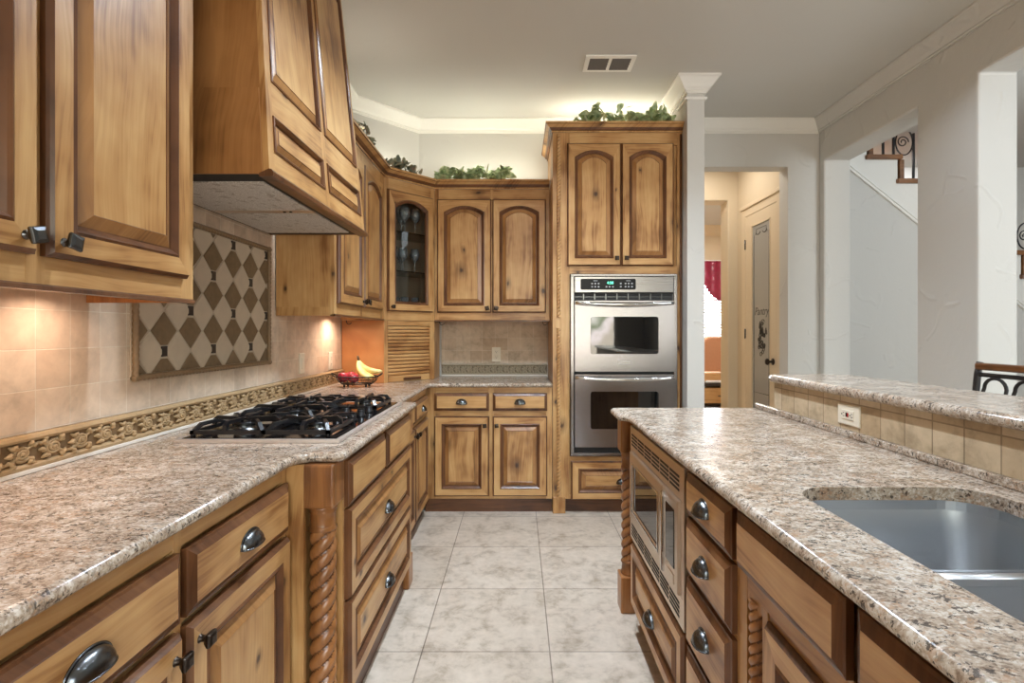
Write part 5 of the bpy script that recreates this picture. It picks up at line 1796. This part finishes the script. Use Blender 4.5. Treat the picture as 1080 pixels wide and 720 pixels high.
# ------------------------------------------------------------------ study beyond: blind, valance, chair, desk
bl = MB()
k = 0
z = WZ0 + .03
while z < WZ1 - .03:
    bl.add([(WX0 + .03, 8.470, z), (WX1 - .03, 8.470, z), (WX1 - .03, 8.492, z + .030), (WX0 + .03, 8.492, z + .030), (WX0 + .03, 8.471, z - .002), (WX1 - .03, 8.471, z - .002), (WX1 - .03, 8.493, z + .028), (WX0 + .03, 8.493, z + .028)],
           [(0, 1, 2, 3), (7, 6, 5, 4), (0, 4, 5, 1), (3, 2, 6, 7), (0, 3, 7, 4), (1, 5, 6, 2)])
    z += .050
bt_ = thing('window_blind', 'white horizontal slat blind on the bright study window', 'blind', (0, 0, 0), 0)
obj('blind_slats', bl, M_WHITE, parent=bt_)
obj('head_rail', MB().box(WX0 + .02, WX1 - .02, 8.455, 8.495, WZ1 - .05, WZ1 - .005), M_WHITE, parent=bt_)
def cloth():
    g = NG('burgundy_satin')
    n = g.noise(g.obj(), 14.0, 2.0)
    return g.fin(g.mix(n, srgb(112, 18, 48), srgb(150, 34, 70)), 0.32, 0.0, 0.6)
M_BURG = cloth()
va = thing('window_valance', 'burgundy satin swag valance hanging over the study window', 'valance', ((WX0 + WX1) / 2, 8.42, 2.40), 0)
vh = (WX1 - WX0) / 2 + .08
obj('valance_rod', MB().tube([(-vh, 0, .0), (vh, 0, .0)], .014, 10), M_DKBRONZE, parent=va)
for sw in range(2):
    x0_ = -vh + sw * vh
    x1_ = x0_ + vh
    vs, fs = [], []
    nu, nv = 28, 10
    for i in range(nu + 1):
        u = i / nu
        drop = .22 + .42 * sin(pi * u) ** 1.2
        for j in range(nv + 1):
            v = j / nv
            zz = .015 - drop * v
            vs.append((x0_ + (x1_ - x0_) * (u + .04 * sin(v * 9) * (u - .5)), -.028 - .020 * sin(v * 24 + u * 4) * sin(pi * u) - .012 * cos(u * 34), zz))
    for i in range(nu):
        for j in range(nv):
            a = i * (nv + 1) + j
            fs.append((a, a + 1, a + nv + 2, a + nv + 1))
    obj('swag', MB().add(vs, fs, 0, True), M_BURG, parent=va, solid=.004)

M_TERRA = plain('terracotta_upholstery', (188, 136, 104), 0.8)
M_DESK = plain('dark_espresso_wood', (48, 36, 32), 0.35)
M_OAK = wood('light_drawer_wood', (214, 170, 118), (196, 150, 98), (160, 114, 70), 'X', .4, False)
M_PAPER = plain('white_paper', (236, 236, 240), 0.6, var=.02)
ch = thing('upholstered_chair', 'terracotta high-back chair before the study window', 'chair', (2.80, 6.95, 0), 0.1)
bk = rrect(-.24, .24, .46, 1.21, .10, 5)
obj('backrest', MB().prism(bk, .20, .30), M_TERRA, parent=ch, bev=.02)
obj('seat', MB().box(-.25, .25, -.24, .22, .38, .48), M_TERRA, parent=ch, bev=.03)
for sx_ in (-1, 1):
    for sy_ in (-1, 1):
        obj('leg', MB().tube([(sx_ * .21, sy_ * .20, .39), (sx_ * .22, sy_ * .22, 0)], [.024, .014], 8), M_DESK, parent=ch)
dk = thing('writing_desk', 'dark desk with light wood drawers inside the study opening', 'desk', (1.95, 6.15, 0), 0)
obj('desk_top', MB().box(-.60, .62, -.28, .28, .66, .70), M_DESK, parent=dk, bev=.006)
for sx_ in (-.58, .54):
    obj('leg_panel', MB().box(sx_, sx_ + .05, -.26, .26, 0, .66), M_DESK, parent=dk, bev=.004)
obj('shelf', MB().box(-.53, .54, -.24, .26, .40, .43), M_DESK, parent=dk)
dd_ = obj('drawer', MB().box(-.50, .53, -.265, .24, .47, .645), M_OAK, parent=dk, bev=.004)
obj('drawer_pull', MB().tube([(.30, -.285, .555), (.40, -.295, .552), (.47, -.285, .555)], .006, 6), M_PEWTER, parent=dd_)
tag(obj('document_box', MB().box(2.12, 2.40, 5.98, 6.22, .701, .80).box(2.115, 2.405, 5.975, 6.225, .765, .805), M_OAK, bev=.004), 'light wooden box standing on the dark study desk', 'box')
tag(obj('paper_stack', MB().box(2.14, 2.38, 5.90, 5.965, .701, .722), M_PAPER, bev=.001), 'white papers lying on the desk before the light wooden box', 'papers')

# ------------------------------------------------------------------ staircase trim seen through the opening
M_TREAD = wood('stained_tread_wood', (150, 104, 64), (124, 82, 48), (92, 58, 34), 'X', .35, False)
sr = thing('staircase', 'stained wood stair treads climbing the white stair wall', 'stairs', (SX, SY, 0), 0)
for xk, zk in steps:
    x0_ = max(xk, 2.69) - SX
    tr_ = MB().box(x0_ - (.012 if xk >= 2.69 else 0), xk + RUN - SX + .030, -.035, 1.01, zk - .0395, zk)
    obj('tread', tr_, M_TREAD, parent=sr, bev=.008)
    if xk > 2.70 and zk - .04 + RISE < 3.0:
        rs_ = MB().box(xk - SX + .012, xk - SX + .050, -.020, 1.01, zk, min(zk + RISE - .040, 2.98))
        obj('riser', rs_, M_TREAD, parent=sr, bev=.004)
rl = thing('stair_railing', 'black wrought iron scroll balustrade on the stair treads', 'railing', (SX, SY + .06, 0), 0)
for xk, zk in steps:
    for dx, bz in ((.186, zk), (.276, zk)):
        xx = xk + dx
        if xx < 2.72 or zk > 2.93:
            continue
        obj('baluster', MB().box(xx - SX - .0075, xx - SX + .0075, -.0075, .0075, bz + .0005, min(zk + .90, 2.99)), M_IRON, parent=rl)
    cxx = xk + .368
    if cxx > 2.80 and zk + .26 < 3.05:
        sc = MB()
        sc.tube([(cxx - SX + .074 * cos(a), 0, zk + .135 + .112 * sin(a)) for a in [2 * pi * q / 32 for q in range(32)]], .006, 6, closed=True)
        sp_ = []
        for q in range(26):
            a = q / 25 * 3.2 * pi
            r_ = .052 * (1 - q / 25 * .80)
            sp_.append((cxx - SX - .012 + r_ * cos(a), 0, zk + .135 + r_ * sin(a)))
        sc.tube(sp_, .005, 6)
        obj('scroll', sc, M_IRON, parent=rl)

# ------------------------------------------------------------------ bar stool beyond the raised bar
M_STOOLW = wood('stool_rail_wood', (150, 100, 56), (124, 78, 40), (92, 54, 28), 'Y', .3, False)
M_STOOLM = plain('dark_iron_stool', (58, 54, 54), 0.4, 0.6)
bs_ = thing('bar_stool', 'dark iron bar stool with a wooden top rail behind the raised bar', 'bar stool', (1.66, 1.93, 0), 0)
bx = .195
SEAT = .74
for sy_ in (-.215, .215):
    obj('leg', MB().tube([(bx + .03, sy_ * 1.02, 0), (bx, sy_, SEAT), (bx + .035, sy_, 1.10), (bx + .045, sy_, 1.148)], .0125, 8), M_STOOLM, parent=bs_)
    obj('leg', MB().tube([(-bx - .02, sy_ * 1.02, 0), (-bx, sy_ * .95, SEAT)], .0125, 8), M_STOOLM, parent=bs_)
obj('top_rail', MB().box(bx + .012, bx + .052, -.208, .208, 1.118, 1.146), M_STOOLW, parent=bs_, bev=.008)
obj('cross_bar', MB().tube([(bx + .034, -.215, 1.098), (bx + .034, .215, 1.098)], .009, 8), M_STOOLM, parent=bs_)
for yc in (-.13, 0, .13):
    pts = [(bx + .005, yc - .055, .86), (bx + .022, yc - .050, 1.02)] + [(bx + .030, yc + .048 * cos(a), 1.045 + .042 * sin(a)) for a in [pi - pi * q / 10 for q in range(11)]] + [(bx + .022, yc + .050, 1.02), (bx + .005, yc + .055, .86)]
    obj('back_arch', MB().tube(pts, .0065, 8), M_STOOLM, parent=bs_)
obj('lower_bar', MB().tube([(bx + .010, -.215, .86), (bx + .010, .215, .86)], .008, 8), M_STOOLM, parent=bs_)
obj('seat', MB().prism(rrect(-.21, .20, -.21, .21, .06, 5), SEAT - .01, SEAT + .05, axis='Z'), M_DESK, parent=bs_, bev=.015)
for zz in (.22, .45):
    obj('stretcher', MB().tube([(-bx - .012, -.21, zz), (-bx - .012, .21, zz)], .008, 6).tube([(bx + .02, -.21, zz), (bx + .02, .21, zz)], .008, 6), M_STOOLM, parent=bs_)
